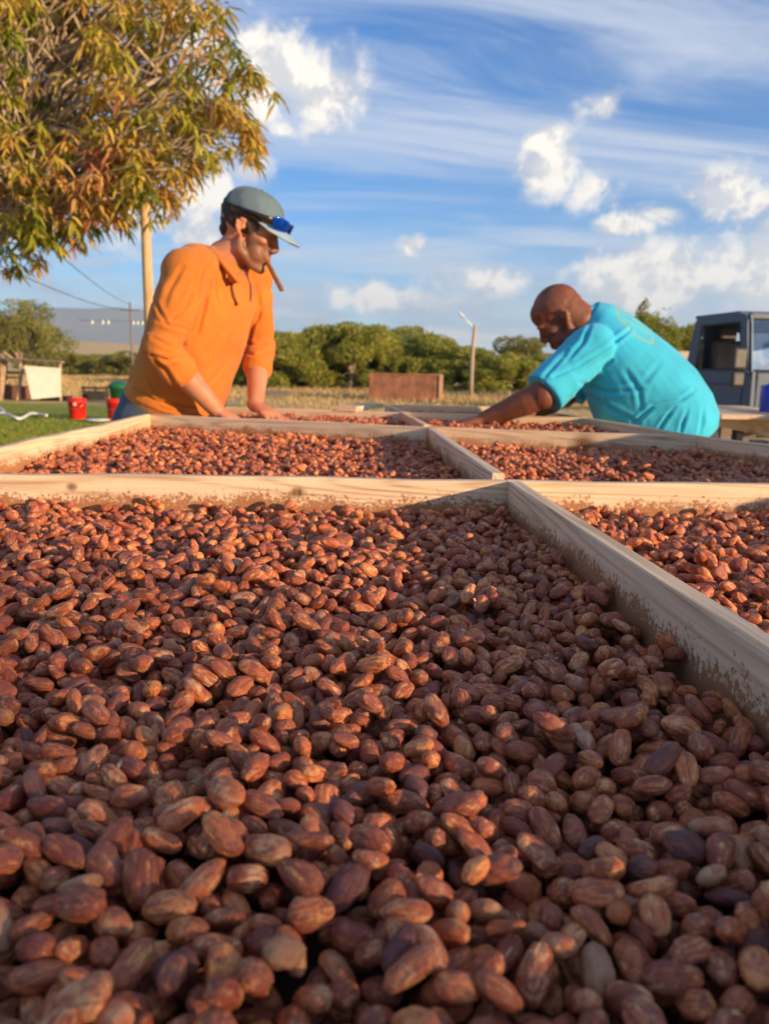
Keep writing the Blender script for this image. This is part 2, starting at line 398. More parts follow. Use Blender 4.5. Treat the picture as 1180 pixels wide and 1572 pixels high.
# floor panel under the beans, legs and bearers below
def fpanel(name, pts, z):
    bm = bmesh.new(); lo = [bm.verts.new((p[0], p[1], z-0.012)) for p in pts]; hi = [bm.verts.new((p[0], p[1], z)) for p in pts]
    n = len(pts); bm.faces.new(hi); bm.faces.new(lo[::-1])
    for i in range(n): bm.faces.new((lo[i], lo[(i+1) % n], hi[(i+1) % n], hi[i]))
    o = from_bm(name, bm, M_floor, table); o.location = -table.location; return o
M_floor = simple('bean_stained_plywood', (0.10, 0.045, 0.025), 0.85, scale=5)
fpanel('floor_panel', [(C1a.x-0.04, C1a.y-1.25), (1.0, -0.25), (C1c.x, C1c.y), (C1a.x, C1a.y)], FLOOR)
fpanel('floor_panel', [(C1a.x, C1a.y+0.0005), (C1c.x*0.99, C1c.y+0.0005), (C2b.x+0.01, C2b.y), (C2m.x, C2m.y), (C2a.x-0.01, C2a.y)], FLOOR-0.001)
fpanel('floor_panel', [(T(350, 646).x, C2m.y+0.01), (C2m.x, C2m.y+0.001), (C2b.x, C2b.y+0.001), (C3r.x, C3r.y), (C3m.x, C3m.y), (C3l.x, C3l.y)], FLOOR-0.002)
for (x, y) in ((-0.62, 0.05), (-0.62, 1.15), (-0.60, 2.1), (0.75, 0.05), (0.72, 1.15), (0.62, 2.1), (0.05, 0.05), (0.05, 1.15), (0.05, 2.1), (0.05, 2.9)):
    bm = bmesh.new(); box(bm, (0, 0, (FLOOR-0.10)/2), (0.085, 0.085, FLOOR-0.10), None, 0.004)
    o = from_bm('leg', bm, M_grey_wood, table); o.location = Vector((x, y, 0)) - table.location
for y in (0.05, 1.15, 2.1):
    bm = bmesh.new(); box(bm, (0, 0, 0), (1.5, 0.04, 0.085), None, 0.003)
    o = from_bm('bearer', bm, M_grey_wood, table); o.location = Vector((0.03, y+0.063, FLOOR-0.058)) - table.location

# ------------------------------------------------------------------ cacao beans
def bean_mat(name='cacao_bean', tone=None):
    m_, B, bs = mat(name); t = B.n('ShaderNodeTexCoord'); O = t.outputs['Object']
    rnd = B.n('ShaderNodeObjectInfo').outputs['Random']
    off = B.n('ShaderNodeCombineXYZ', ins={0: B.math('MULTIPLY', rnd, 7.0), 1: B.math('MULTIPLY', rnd, 3.1), 2: B.math('MULTIPLY', rnd, 5.3)})
    Q = B.vm('ADD', O, off.outputs[0])
    r2 = B.math('FRACT', B.math('MULTIPLY', rnd, 57.31)); r3 = B.math('FRACT', B.math('MULTIPLY', rnd, 191.7)); r4 = B.math('FRACT', B.math('MULTIPLY', rnd, 733.3))
    n1 = B.noise(Q, 110.0, 4, 0.6, 0.4)        # blotches
    n2 = B.noise(Q, 420.0, 4, 0.7)             # speckle
    n4 = B.noise(Q, 75.0, 2, 0.5, 0.8, w=B.math('MULTIPLY', rnd, 9.0))
    s1 = B.n('ShaderNodeMapping', ins={0: Q}); s1.inputs['Scale'].default_value = (90, 520, 520)
    n3 = B.noise(s1.outputs[0], 1.0, 4, 0.7, 0.6)  # streaks along the shell
    base = B.ramp(rnd, [(0.0, (0.33, 0.075, 0.028)), (0.3, (0.52, 0.130, 0.042)), (0.55, (0.66, 0.185, 0.056)), (0.8, (0.56, 0.155, 0.062)), (1.0, (0.76, 0.27, 0.080))])
    c = B.mix(B.mapr(n1, 0.48, 0.62, 0.0, 0.85), base, B.mix(r2, C4((0.88, 0.34, 0.085)), C4((0.86, 0.44, 0.20))))
    c = B.mix(B.mapr(B.math('ADD', n3, B.math('MULTIPLY', r3, 0.20)), 0.54, 0.68, 0.0, 0.80), c, C4((0.23, 0.046, 0.028)))
    c = B.mix(B.mapr(n2, 0.57, 0.68, 0.0, 0.75), c, C4((0.15, 0.040, 0.024)))
    c = B.mix(B.mapr(n4, 0.56, 0.66, 0.0, 0.7), c, C4((0.25, 0.060, 0.042)))
    dark = B.mapr(r4, 0.96, 0.98)
    c = B.mix(B.math('MULTIPLY', dark, B.mapr(n1, 0.36, 0.55, 0.35, 0.9)), c, C4((0.13, 0.050, 0.045)))
    pale = B.math('MULTIPLY', B.mapr(r4, 0.05, 0.025), B.mapr(n1, 0.42, 0.62, 0.1, 0.7))
    c = B.mix(pale, c, C4((0.60, 0.34, 0.19)))
    dust = B.mapr(B.noise(Q, 60.0, 3, 0.6), 0.45, 0.75, 0.0, 0.20)
    c = B.mix(dust, c, C4((0.62, 0.30, 0.16)))
    if tone: c = B.mix(B.mapr(n1, 0.34, 0.6, 0.55, 0.92), c, C4(tone))
    B.set(bs, 'Base Color', c)
    B.set(bs, 'Roughness', B.mapr(n1, 0.3, 0.7, 0.55, 0.36)); bs.inputs['Specular IOR Level'].default_value = 0.45
    h = B.math('ADD', B.math('MULTIPLY', n3, 1.0), B.math('MULTIPLY', n1, 0.7))
    bp = B.n('ShaderNodeBump', ins={'Strength': 0.9, 'Distance': 0.0012, 'Height': h}); B.set(bs, 'Normal', bp.outputs[0])
    return m_
M_bean = bean_mat(); M_bean_dark = bean_mat('dark_cacao_bean', (0.10, 0.038, 0.040)); M_bean_pale = bean_mat('pale_cacao_bean', (0.50, 0.25, 0.12))
NVAR = 12
def bean_mesh(k):
    r_ = random.Random(100+k)
    bm = bmesh.new(); bmesh.ops.create_icosphere(bm, subdivisions=4 if k < 12 else 3, radius=1.0)
    a = 0.0101*r_.uniform(0.78, 1.20); w = 0.0062*r_.uniform(0.84, 1.16); h = 0.0047*r_.uniform(0.82, 1.2)
    tp = r_.uniform(-0.22, 0.22); kd = r_.uniform(-14, 14); pz = r_.uniform(-6, 6); pw = r_.uniform(2.1, 3.0)
    ridge = r_.uniform(0.4, 1.3); so_ = r_.uniform(0, 50); pinch = r_.uniform(-0.04, 0.07)
    for v in bm.verts:
        x, y, z = v.co
        x = math.copysign(abs(x)**(2/pw*1.0), x) if abs(x) > 1e-6 else x
        env = (1 - tp*x) * (1 - pinch*abs(x)**3)
        n = Vector((x*1.4+so_, y*1.6, z*1.6))
        lump = mnoise.noise(n)*0.12 + mnoise.noise(n*2.2)*0.07
        ang = math.atan2(z, y)
        rg = (abs(math.sin(ang*3.5 + 1.6*mnoise.noise(Vector((x*1.1+so_, 0, 3)))+so_))-0.6)*0.034*ridge*(1-abs(x)**4)
        wr = mnoise.fractal(Vector((x*2.2+so_, y*6, z*6)), 1.0, 2.0, 3)*0.034
        k_ = 1+lump+rg+wr
        X = x*a; Y = y*w*env*k_ + kd*(X*X-a*a*0.3); Z = z*h*env*k_ + pz*(X*X-a*a*0.3)
        v.co = (X*(1+lump*0.5), Y, Z)
    me = bpy.data.meshes.new('cacao_bean'); bm.normal_update(); bm.to_mesh(me); bm.free()
    me.polygons.foreach_set('use_smooth', [True]*len(me.polygons)); me.materials.append(M_bean)
    return me, (a, w, h)
VAR = [bean_mesh(k) for k in range(NVAR)]

CELL = 0.0016
GX0, GY0, GX1, GY1 = -0.86, 0.10, 1.12, 3.05
gnx, gny = int((GX1-GX0)/CELL), int((GY1-GY0)/CELL)
Hm = np.full((gny, gnx), FLOOR, np.float32); Own = np.full((gny, gnx), -1, np.int32)
def line_x(p, q, y): return p.x+(q.x-p.x)*(y-p.y)/(q.y-p.y)
def line_y(p, q, x): return p.y+(q.y-p.y)*(x-p.x)/(q.x-p.x)
Lrl = Lr + Vector((-0.02, -1.25, 0))
def in_region(k, x, y, mg=0.008):
    if k == 0:   # near left tray
        return line_x(Lrl, C2a, y)+mg < x < line_x(D1a, C1b, y)-mg and y < line_y(C1a, C1b, x)-mg
    if k == 1:   # near right tray
        return line_x(D1a, C1b, y)+0.019+mg < x < line_x(Rr, C2b, y)-mg and y < line_y(C1b, C1c, x)-mg
    if k == 2:
        return line_x(Lrl, C2a, y)+mg < x < line_x(C1b, C2m, y)-mg and line_y(C1a, C1b, x)+0.019+mg < y < line_y(C2a, C2m, x)-mg
    if k == 3:
        return line_x(C1b, C2m, y)+0.019+mg < x < line_x(Rr, C2b, y)-mg and line_y(C1b, C1c, x)+0.019+mg < y < line_y(C2m, C2b, x)-mg
    if k == 4:
        return x > line_x(T(349.0, 637.0), C3l, y)+mg and x < line_x(C2m, C3m, y)-mg and line_y(C2a, C2m, x)+0.019+mg < y < line_y(C3l, C3m, x)-mg
    if k == 5:
        return line_x(C2m, C3m, y)+0.019+mg < x < line_x(C2b, C3r, y)-mg and line_y(C2m, C2b, x)+0.019+mg < y < line_y(C3m, C3r, x)-mg
beans = []    # (x, y, z, R(3x3), variant)
def drop(x, y, k, cands, spread, cap):
    best = None
    for c in range(cands):
        px = x + (rng.uniform(-spread, spread) if c else 0); py = y + (rng.uniform(-spread, spread) if c else 0)
        if not in_region(k, px, py): continue
        ci, cj = int((px-GX0)/CELL), int((py-GY0)/CELL)
        if ci < 10 or cj < 10 or ci > gnx-11 or cj > gny-11: continue
        hh = float(Hm[cj-3:cj+4, ci-3:ci+4].mean())
        if best is None or hh < best[0]: best = (hh, px, py, ci, cj)
    if best is None: return
    hh, px, py, ci, cj = best
    if k >= 4: cap += 0.015
    if hh > cap: return
    vi = int(rng.integers(NVAR)); a, w, h = VAR[vi][1]; sc_ = float(rng.uniform(0.74, 1.04)); a, w, h = a*sc_, w*sc_, h*sc_
    yaw = rng.uniform(0, math.pi*2); cx, sx = math.cos(yaw), math.sin(yaw)
    d = a*0.8/CELL
    def hs(u, v):
        i, j = int(ci+u), int(cj+v)
        return float(Hm[max(0, j-1):j+2, max(0, i-1):i+2].mean())
    pitch = math.atan2(hs(d*cx, d*sx)-hs(-d*cx, -d*sx), 2*a*0.8)
    roll = math.atan2(hs(-sx*4, cx*4)-hs(sx*4, -cx*4), 2*4*CELL)
    lim = R(34); pitch = max(-lim, min(lim, pitch)) + rng.normal(0, 0.13); roll = max(-lim, min(lim, roll)) + rng.normal(0, 0.25)
    if rng.random() < 0.10: roll += 1.2
    if rng.random() < 0.5: roll += math.pi
    cp, sp, cr_, sr = math.cos(pitch), math.sin(pitch), math.cos(roll), math.sin(roll)
    Rz = np.array([[cx, -sx, 0], [sx, cx, 0], [0, 0, 1.]]); Ry = np.array([[cp, 0, -sp], [0, 1, 0], [sp, 0, cp]]); Rx = np.array([[1, 0, 0], [0, cr_, -sr], [0, sr, cr_]])
    M3 = Rz@Ry@Rx
    A = M3@np.diag([1/a**2, 1/w**2, 1/h**2])@M3.T
    rr = int(a/CELL)+2
    i0, i1, j0, j1 = max(ci-rr, 0), min(ci+rr+1, gnx), max(cj-rr, 0), min(cj+rr+1, gny)
    X = (np.arange(i0, i1)+0.5)*CELL+GX0-px; Y = (np.arange(j0, j1)+0.5)*CELL+GY0-py
    X, Y = np.meshgrid(X, Y)
    bb = A[0, 2]*X+A[1, 2]*Y; q = A[0, 0]*X*X+2*A[0, 1]*X*Y+A[1, 1]*Y*Y-1
    disc = bb*bb-A[2, 2]*q; mk_ = disc > 0
    if not mk_.any(): return
    sq = np.sqrt(np.where(mk_, disc, 0)); zl = (-bb-sq)/A[2, 2]; zu = (-bb+sq)/A[2, 2]
    sub = Hm[j0:j1, i0:i1]
    need = (sub-zl)[mk_]
    zc = float(np.partition(need, -3)[-3] if need.size > 3 else need.max()) - 0.0007
    if zc > ZT-0.018: return
    beans.append((px, py, zc, M3*sc_, vi))
    topz = np.where(mk_, zc+zu, -9); up_ = topz > sub
    sub[up_] = topz[up_]; Own[j0:j1, i0:i1][up_] = len(beans)-1
def fill(k, x0, x1, y0, y1, layers, cands=3, dens=1.0):
    area = (x1-x0)*(y1-y0); n = int(area/(0.00017)*layers*dens)
    for _ in range(n):
        x, y = rng.uniform(x0, x1), rng.uniform(y0, y1)
        if not in_region(k, x, y): continue
        # uneven heap: some places get more beans
        cap = ZT-0.0585+0.004*mnoise.noise(Vector((x*5.0, y*5.0, 1.7)))+0.003*mnoise.noise(Vector((x*14.0, y*14.0, 5.7)))
        # skip what the lens could not see even from a step aside
        if y < 0.9 and abs(x) > 0.62*y+0.22: continue
        drop(x, y, k, cands, 0.013, cap)
fill(0, -0.80, 0.50, 0.11, 1.12, 4.6, 5)
fill(1, 0.20, 0.80, 0.30, 1.15, 4.6, 5)
fill(2, -0.75, 0.30, 1.10, 2.45, 3.4, 3)
fill(3, 0.15, 0.95, 1.10, 2.25, 3.4, 3)
fill(4, -0.60, 0.15, 2.10, 2.95, 4.2, 2)
fill(5, 0.05, 0.80, 2.0, 2.85, 4.0, 2)
for nm_, (xa, xb, ya, yb) in dict(near=(-0.2, 0.1, 0.4, 0.9), left=(-0.3, 0.1, 1.3, 2.0), right=(0.4, 0.6, 1.3, 1.8), far=(-0.2, 0.0, 2.3, 2.6)).items():
    print('LEVEL', nm_, float(Hm[int((ya-GY0)/CELL):int((yb-GY0)/CELL), int((xa-GX0)/CELL):int((xb-GX0)/CELL)].mean())-ZT)
nf = 420; fx_ = rng.uniform(-0.45, 0.6, nf*3); fy_ = rng.uniform(0.16, 1.05, nf*3); FV = []; FF = []
for x, y in zip(fx_, fy_):
    if len(FF) >= nf or not (in_region(0, x, y) or in_region(1, x, y)): continue
    z = float(Hm[int((y-GY0)/CELL), int((x-GX0)/CELL)])+0.0006; a = rng.uniform(0, 6.28); s_ = rng.uniform(0.0012, 0.0036); t1 = np.array([math.cos(a), math.sin(a), rng.normal(0, .3)])*s_; t2 = np.array([-math.sin(a), math.cos(a), rng.normal(0, .3)])*s_*rng.uniform(.3, .8)
    c = np.array([x, y, z]); i = len(FV); FV += [tuple(c-t1), tuple(c-t2*0.9), tuple(c+t1), tuple(c+t2)]; FF.append((i, i+1, i+2, i+3))
tag(raw('husk_flakes', FV, FF, simple('pale_husk', (0.62, 0.38, 0.20), 0.7, bump=0)), 'tiny pale papery husk flakes scattered over the beans', 'husk flakes', None, 'stuff')
nbn = len(beans); print('beans', nbn)
own = Own.ravel(); cnt = np.bincount(own[own >= 0], minlength=nbn).astype(float)
pos = np.array([(q[0], q[1], q[2]) for q in beans])
rel = pos-np.array(CAM); zc_ = rel@np.array(fw); xp = 590+F*(rel@np.array(rt))/zc_; yp = 786-F*(rel@np.array(up))/zc_
inf = (xp > -12) & (xp < 1192) & (yp < 1590) & (zc_ > 0.05)
score = np.where(inf, cnt/zc_**2, 0); order = np.argsort(-score); hero = set(order[:300].tolist())
protos = []
bcol = bpy.data.collections.new('cacao_bean_kinds'); COL.children.link(bcol)
hv = {}
for k in order[:300]:
    x, y, z, M3, vi = beans[k]
    o = bpy.data.objects.new('cacao_bean', VAR[vi][0])
    M4 = Matrix([list(map(float, r_)) for r_ in M3]).to_4x4(); M4.translation = (x, y, z); o.matrix_world = M4
    first = vi not in hv
    if first: hv[vi] = o; bcol.objects.link(o)
    else: COL.objects.link(o)
    kx = random.random(); look = 'reddish brown dried cacao bean'
    if not first and kx < 0.07:
        o.material_slots[0].link = 'OBJECT'; o.material_slots[0].material = M_bean_dark if kx < 0.045 else M_bean_pale
        look = 'dark purplish black cacao bean' if kx < 0.045 else 'pale tan patchy cacao bean'
    dx = x-line_x(D1a, C1b, y)
    where = 'close against the long divider board' if -0.035 < dx < 0.0 else 'loose on the heap in the large near tray' if dx < 0 else 'in the tray to the right of the divider'
    tag(o, look+' lying '+where, 'cacao bean', look+'s '+where)
rank = {v: i for i, v in enumerate(hv)}
# all the other beans: one object that draws the same shells at points
rest = [k for k in range(nbn) if k not in hero and cnt[k] > 3]
me = bpy.data.meshes.new('cacao_beans'); me.vertices.add(len(rest))
me.vertices.foreach_set('co', pos[rest].astype(np.float32).ravel())
eul = np.empty((len(rest), 3), np.float32); scl = np.empty(len(rest), np.float32)
for i, k in enumerate(rest):
    M3 = Matrix([list(map(float, r_)) for r_ in beans[k][3]]); s_ = M3.col[0].length
    eul[i] = tuple((M3*(1/s_)).to_euler()); scl[i] = s_
for nm, typ, arr in (('rot', 'FLOAT_VECTOR', eul.ravel()), ('scl', 'FLOAT', scl), ('kindno', 'INT', np.array([rank.get(beans[k][4], 0) for k in rest], np.int32))):
    at = me.attributes.new(nm, typ, 'POINT'); at.data.foreach_set('vector' if typ == 'FLOAT_VECTOR' else 'value', arr)
ob = mk('cacao_beans', me, None); tag(ob, 'deep heap of reddish brown dried cacao beans filling every tray of the table', 'cacao beans', None, 'stuff')
ng = bpy.data.node_groups.new('scatter_beans', 'GeometryNodeTree')
ng.interface.new_socket('Geometry', in_out='INPUT', socket_type='NodeSocketGeometry'); ng.interface.new_socket('Geometry', in_out='OUTPUT', socket_type='NodeSocketGeometry')
G = NB(ng); gi = G.n('NodeGroupInput'); go = G.n('NodeGroupOutput')
coll = G.n('GeometryNodeCollectionInfo'); coll.inputs['Collection'].default_value = bcol; coll.inputs['Separate Children'].default_value = True; coll.inputs['Reset Children'].default_value = True
def attr(nm, typ):
    a = G.n('GeometryNodeInputNamedAttribute', data_type=typ); a.inputs['Name'].default_value = nm; return a.outputs[0]
iop = G.n('GeometryNodeInstanceOnPoints')
G.set(iop, 'Points', gi.outputs[0]); G.set(iop, 'Instance', coll.outputs[0]); iop.inputs['Pick Instance'].default_value = True
G.set(iop, 'Instance Index', attr('kindno', 'INT')); e2r = G.n('FunctionNodeEulerToRotation'); G.set(e2r, 0, attr('rot', 'FLOAT_VECTOR')); G.set(iop, 'Rotation', e2r.outputs[0])
G.set(iop, 'Scale', attr('scl', 'FLOAT')); G.set(go, 0, iop.outputs[0])
md = ob.modifiers.new('scatter', 'NODES'); md.node_group = ng

# ------------------------------------------------------------------ air
if True:
    bm = bmesh.new(); box(bm, (0, 1500, 214), (9600, 7200, 432)); hz = from_bm('haze', bm, None)
    hm_ = bpy.data.materials.new('haze_air'); hm_.use_nodes = True; hm_.node_tree.nodes.clear(); HB = NB(hm_.node_tree)
    pv = HB.n('ShaderNodeVolumePrincipled'); pv.inputs['Color'].default_value = (0.62, 0.80, 1.0, 1); pv.inputs['Density'].default_value = 0.00020; pv.inputs['Anisotropy'].default_value = 0.3
    oo = HB.n('ShaderNodeOutputMaterial'); hm_.node_tree.links.new(pv.outputs[0], oo.inputs['Volume']); hz.data.materials.append(hm_); tag(hz, 'thin pale haze lying over the fields and in front of the mountain', 'haze', None, 'stuff')
# ------------------------------------------------------------------ people
def skin_mat(name, base, red, hairc, beardc):
    m_, B, bs = mat(name); t = B.n('ShaderNodeTexCoord'); O = t.outputs['Object']
    n1 = B.noise(O, 18.0, 4, 0.6); n2 = B.noise(O, 240.0, 3, 0.6)
    c = B.mix(B.mapr(n1, 0.35, 0.7), C4(base), C4(red))
    def at(nm): return B.n('ShaderNodeAttribute', attribute_name=nm).outputs['Fac']
    bd = B.math('MULTIPLY', at('beard'), B.mapr(B.noise(O, 600.0, 2, 0.6), 0.25, 0.7, 0.65, 1.0))
    c = B.mix(bd, c, C4(beardc)); c = B.mix(at('brow'), c, C4(hairc)); c = B.mix(B.math('MULTIPLY', at('lip'), 0.7), c, C4(tuple(x*y for x, y in zip(base, (0.85, 0.48, 0.48)))))
    B.set(bs, 'Base Color', c); bs.inputs['Roughness'].default_value = 0.5; bs.inputs['Specular IOR Level'].default_value = 0.4
    bs.inputs['Subsurface Weight'].default_value = 0.12; bs.inputs['Subsurface Radius'].default_value = (0.9, 0.35, 0.2); bs.inputs['Subsurface Scale'].default_value = 0.01
    bp = B.n('ShaderNodeBump', ins={'Strength': 0.25, 'Distance': 0.0012, 'Height': n2}); B.set(bs, 'Normal', bp.outputs[0])
    return m_
def cloth_mat(name, c, rough=0.85, emblem=None, var=0.18):
    m_, B, bs = mat(name); t = B.n('ShaderNodeTexCoord'); O = t.outputs['Object']
    n1 = B.noise(O, 7.0, 4, 0.55); n2 = B.noise(O, 900.0, 2, 0.5); n3 = B.noise(O, 26.0, 5, 0.6, 0.6)
    col = B.ramp(n1, [(0.3, tuple(x*(1-var) for x in c)), (0.7, tuple(min(1, x*(1+var*0.6)) for x in c))])
    if emblem: col = emblem(B, O, col)
    sm = B.math('MULTIPLY', B.mapr(B.noise(O, 3.3, 5, 0.65, 0.4), 0.55, 0.75), 0.22)
    col = B.mix(sm, col, C4((c[0]*0.45+0.05, c[1]*0.45+0.03, c[2]*0.45+0.02)))
    B.set(bs, 'Base Color', col); bs.inputs['Roughness'].default_value = rough; bs.inputs['Specular IOR Level'].default_value = 0.2
    bs.inputs['Sheen Weight'].default_value = 0.15
    h = B.math('ADD', B.math('MULTIPLY', n2, 0.12), n3)
    bp = B.n('ShaderNodeBump', ins={'Strength': 0.30, 'Distance': 0.006, 'Height': h}); B.set(bs, 'Normal', bp.outputs[0])
    return m_
M_eye = simple('eye_white', (0.75, 0.72, 0.68), 0.15, bump=0); M_iris = simple('iris_dark', (0.03, 0.02, 0.015), 0.1, bump=0)

class Head:
    """local frame: x out of the face, y to the person's left, z to the crown, origin between the ears"""
    def __init__(s, origin, fwd, scale=1.0, roll=0.0):
        f = Vector(fwd).normalized(); l = Vector((0, 0, 1)).cross(f).normalized(); u = f.cross(l)
        if roll: q = Matrix.Rotation(roll, 3, f); l = q@l; u = q@u
        s.M3 = Matrix((f, l, u)).transposed(); s.s = scale
        s.M = Matrix.Translation(Vector(origin)) @ s.M3.to_4x4() @ Matrix.Scale(scale, 4); s.Mi = s.M.inverted()
    def add(s, bm, old):     # move everything added since `old` verts into the world
        vs = [v for v in bm.verts if v not in old]; bmesh.ops.transform(bm, matrix=s.M, verts=vs)
def head_shape(bm, H, jaw=1.0, heavy=0.0):
    old = set(bm.verts)
    def e(c, r, ry=0.0, rz=0.0): ell(bm, c, r, Matrix.Rotation(ry, 3, 'Y') @ Matrix.Rotation(rz, 3, 'Z'), 20)
    e((-0.012, 0, 0.042), (0.098, 0.076, 0.088)); e((-0.040, 0, 0.018), (0.070, 0.070, 0.070)); e((0.042, 0, 0.052), (0.052, 0.060, 0.058))
    e((0.040, 0, -0.018), (0.050, 0.056, 0.060)); e((0.052, 0, 0.010), (0.040, 0.052, 0.045))
    for sg in (1, -1):
        loft(bm, [(-0.002, sg*0.062, -0.030), (0.010, sg*0.058, -0.070), (0.055, sg*0.026, -0.098), (0.080, 0, -0.104)], [0.010, 0.016+heavy, 0.018+heavy, 0.016], n=12)
        e((0.058, sg*0.036, -0.018), (0.026, 0.020+heavy*0.5, 0.017)); e((0.052, sg*0.030, -0.060), (0.034, 0.026+heavy, 0.034))
        e((0.078, sg*0.026, 0.026), (0.016, 0.026, 0.008), 0.1, -sg*0.28)
        # ear: rim, lobe and back
        M = Matrix.Rotation(-0.15, 3, 'Y')
        pts = [Vector((0.004, sg*0.074, -0.026)), Vector((-0.007, sg*0.079, -0.024)), Vector((-0.019, sg*0.085, -0.006)), Vector((-0.021, sg*0.088, 0.010)), Vector((-0.012, sg*0.087, 0.021)), Vector((-0.001, sg*0.080, 0.021)), Vector((0.004, sg*0.070, 0.012))]
        loft(bm, pts, [0.005, 0.0055, 0.0042, 0.0040, 0.0040, 0.0040, 0.0040], n=8)
        e((-0.009, sg*0.078, 0.000), (0.014, 0.0055, 0.022)); e((-0.003, sg*0.076, -0.025), (0.0065, 0.0050, 0.0070)); e((0.006, sg*0.074, -0.004), (0.0045, 0.0045, 0.0060))
    for sg in (1, -1): e((0.0745, sg*0.031, 0.0165), (0.0125, 0.0165, 0.0085), 0.3); e((0.072, sg*0.031, -0.004), (0.0115, 0.0150, 0.0055))
    e((0.062, 0, -0.078), (0.032, 0.030, 0.030)); e((0.082, 0, -0.104*jaw), (0.016, 0.019, 0.015))
    e((0.028, 0, -0.088), (0.045, 0.040+heavy, 0.020+heavy))
    loft(bm, [(0.084, 0, 0.022), (0.094, 0, 0.004), (0.105, 0, -0.017), (0.110, 0, -0.029), (0.103, 0, -0.038)], [0.0085, 0.0085, 0.0100, 0.0120, 0.010], n=12)
    for sg in (1, -1): e((0.099, sg*0.0125, -0.034), (0.010, 0.0075, 0.0080))
    e((0.092, 0, -0.063), (0.012, 0.024, 0.0062)); e((0.091, 0, -0.0745), (0.012, 0.020, 0.0070)); e((0.082, 0, -0.056), (0.016, 0.028, 0.016))
    H.add(bm, old)
def hand(bm, w, d, nrm, thumb, size=1.0, curl=0.35, spread=0.10):
    """w wrist, d towards the fingers, nrm back of the hand, thumb = +1/-1 which side of d x nrm"""
    d = Vector(d).normalized(); nrm = Vector(nrm); nrm = (nrm-d*nrm.dot(d)).normalized(); sd = d.cross(nrm)*thumb; w = Vector(w); S = size
    def L(x, y, z): return w + (d*x + sd*y + nrm*z)*S
    loft(bm, [L(-0.02, 0, 0), L(0.012, 0, 0), L(0.045, 0.002, 0.002), L(0.078, 0, 0.003), L(0.092, 0, 0.0)], [x*S for x in (0.026, 0.029, 0.038, 0.041, 0.036)], [x*S for x in (0.019, 0.017, 0.016, 0.014, 0.010)], side=sd, n=16, power=2.4)
    for (y, ln, rr, a) in ((0.030, 0.072, 0.0088, 1), (0.0105, 0.080, 0.0092, 0.35), (-0.0095, 0.074, 0.0088, -0.35), (-0.0285, 0.058, 0.0078, -1)):
        p = L(0.080, y, 0.001); ang = spread*a; pt = [p, ]; c = curl*0.5; q = p
        rr_ = [rr*1.05*S]
        for seg, k in ((0.46, 1.0), (0.30, 0.92), (0.24, 0.8)):
            dv = (d*math.cos(ang)+sd*math.sin(ang)); dv = dv*math.cos(c)-nrm*math.sin(c)
            q = q+dv*ln*seg*S; pt.append(q); rr_.append(rr*k*S); c += curl
        caps(bm, pt, rr_, n=10)
    t = [L(0.018, 0.022, -0.004), L(0.046, 0.046, -0.010), L(0.070, 0.060, -0.014), L(0.090, 0.064, -0.018)]
    caps(bm, t, [0.0145*S, 0.0118*S, 0.0102*S, 0.0082*S], n=10)
def wav(p, k, ph):       # cheap smooth noise out of sines, p (n,3)
    k = np.array(k); q = p@k
    return np.sin(q+ph+1.3*np.sin(p[:, 0]*11+ph)+1.1*np.sin(p[:, 2]*9+1.7*ph)+0.9*np.sin(p[:, 1]*13+2.1*ph))
def fold(p, k, ph, sharp=2.0): return (1-np.abs(wav(p, k, ph)))**sharp
def near(p, c, r): return np.exp(-((p-np.array(c))**2).sum(1)/(r*r))
def head_post(H, beard=0.0, brow=0.7, scale=1.0, bald_tone=False):
    Mi = np.array(H.Mi)
    def f(co, no, me):
        L = co@Mi[:3, :3].T + Mi[:3, 3]; M3 = np.array(H.M3)
        d = np.zeros(len(co))
        def gs(c, r): r = np.array(r); return np.exp(-(((L-np.array(c))/r)**2).sum(1))
        for sg in (1, -1):
            d -= 0.0045*gs((0.090, sg*0.020, 0.012), (0.030, 0.010, 0.011))
            d -= 0.0035*gs((0.085, sg*0.040, -0.045), (0.02, 0.010, 0.02))
            d += 0.0030*gs((0.086, sg*0.028, 0.026), (0.02, 0.022, 0.006))
        d -= 0.0035*gs((0.100, 0, -0.0685), (0.02, 0.022, 0.0028)); d -= 0.003*gs((0.09, 0, -0.086), (0.02, 0.02, 0.006))
        d -= 0.0035*gs((-0.003, 0.084, 0.002), (0.006, 0.02, 0.010)); d -= 0.0035*gs((-0.003, -0.084, 0.002), (0.006, 0.02, 0.010))
        co = co + no*(d*H.s)[:, None]
        n = len(co)
        x, y, z = L[:, 0], np.abs(L[:, 1]), L[:, 2]
        inh = (np.abs(L) < 0.16).all(1)
        lipm = np.clip(gs((0.102, 0, -0.069), (0.016, 0.026, 0.012))*1.8-0.45, 0, 1)
        bm_ = 1/(1+np.exp(-(0.004 + 0.55*x - 0.9*(z+0.030) - 0.0*y)*90)); bm_ *= 1/(1+np.exp(-(x-0.010)*160)); bm_ *= 1/(1+np.exp((z+0.018)*200))
        bm_ *= 1/(1+np.exp(-(z+0.125)*300)); must = gs((0.100, 0, -0.054), (0.02, 0.030, 0.010)); 
        side = (z < 0.02)*(z > -0.07)*np.exp(-((x-0.030)/0.018)**2)*(y > 0.045)
        bv = np.clip((bm_*0.9+must*0.9+side*0.6), 0, 1)*beard*(1-lipm)*inh
        br = np.zeros(n)
        for sg in (1, -1): br += gs((0.092, sg*0.030, 0.031-0.0), (0.03, 0.022, 0.0048))
        for nm, arr in (('beard', bv), ('lip', lipm*inh), ('brow', np.clip(br*1.5-0.3, 0, 1)*brow*inh)):
            a = me.attributes.new(nm, 'FLOAT', 'POINT'); a.data.foreach_set('value', arr.astype(np.float32))
        return co
    return f
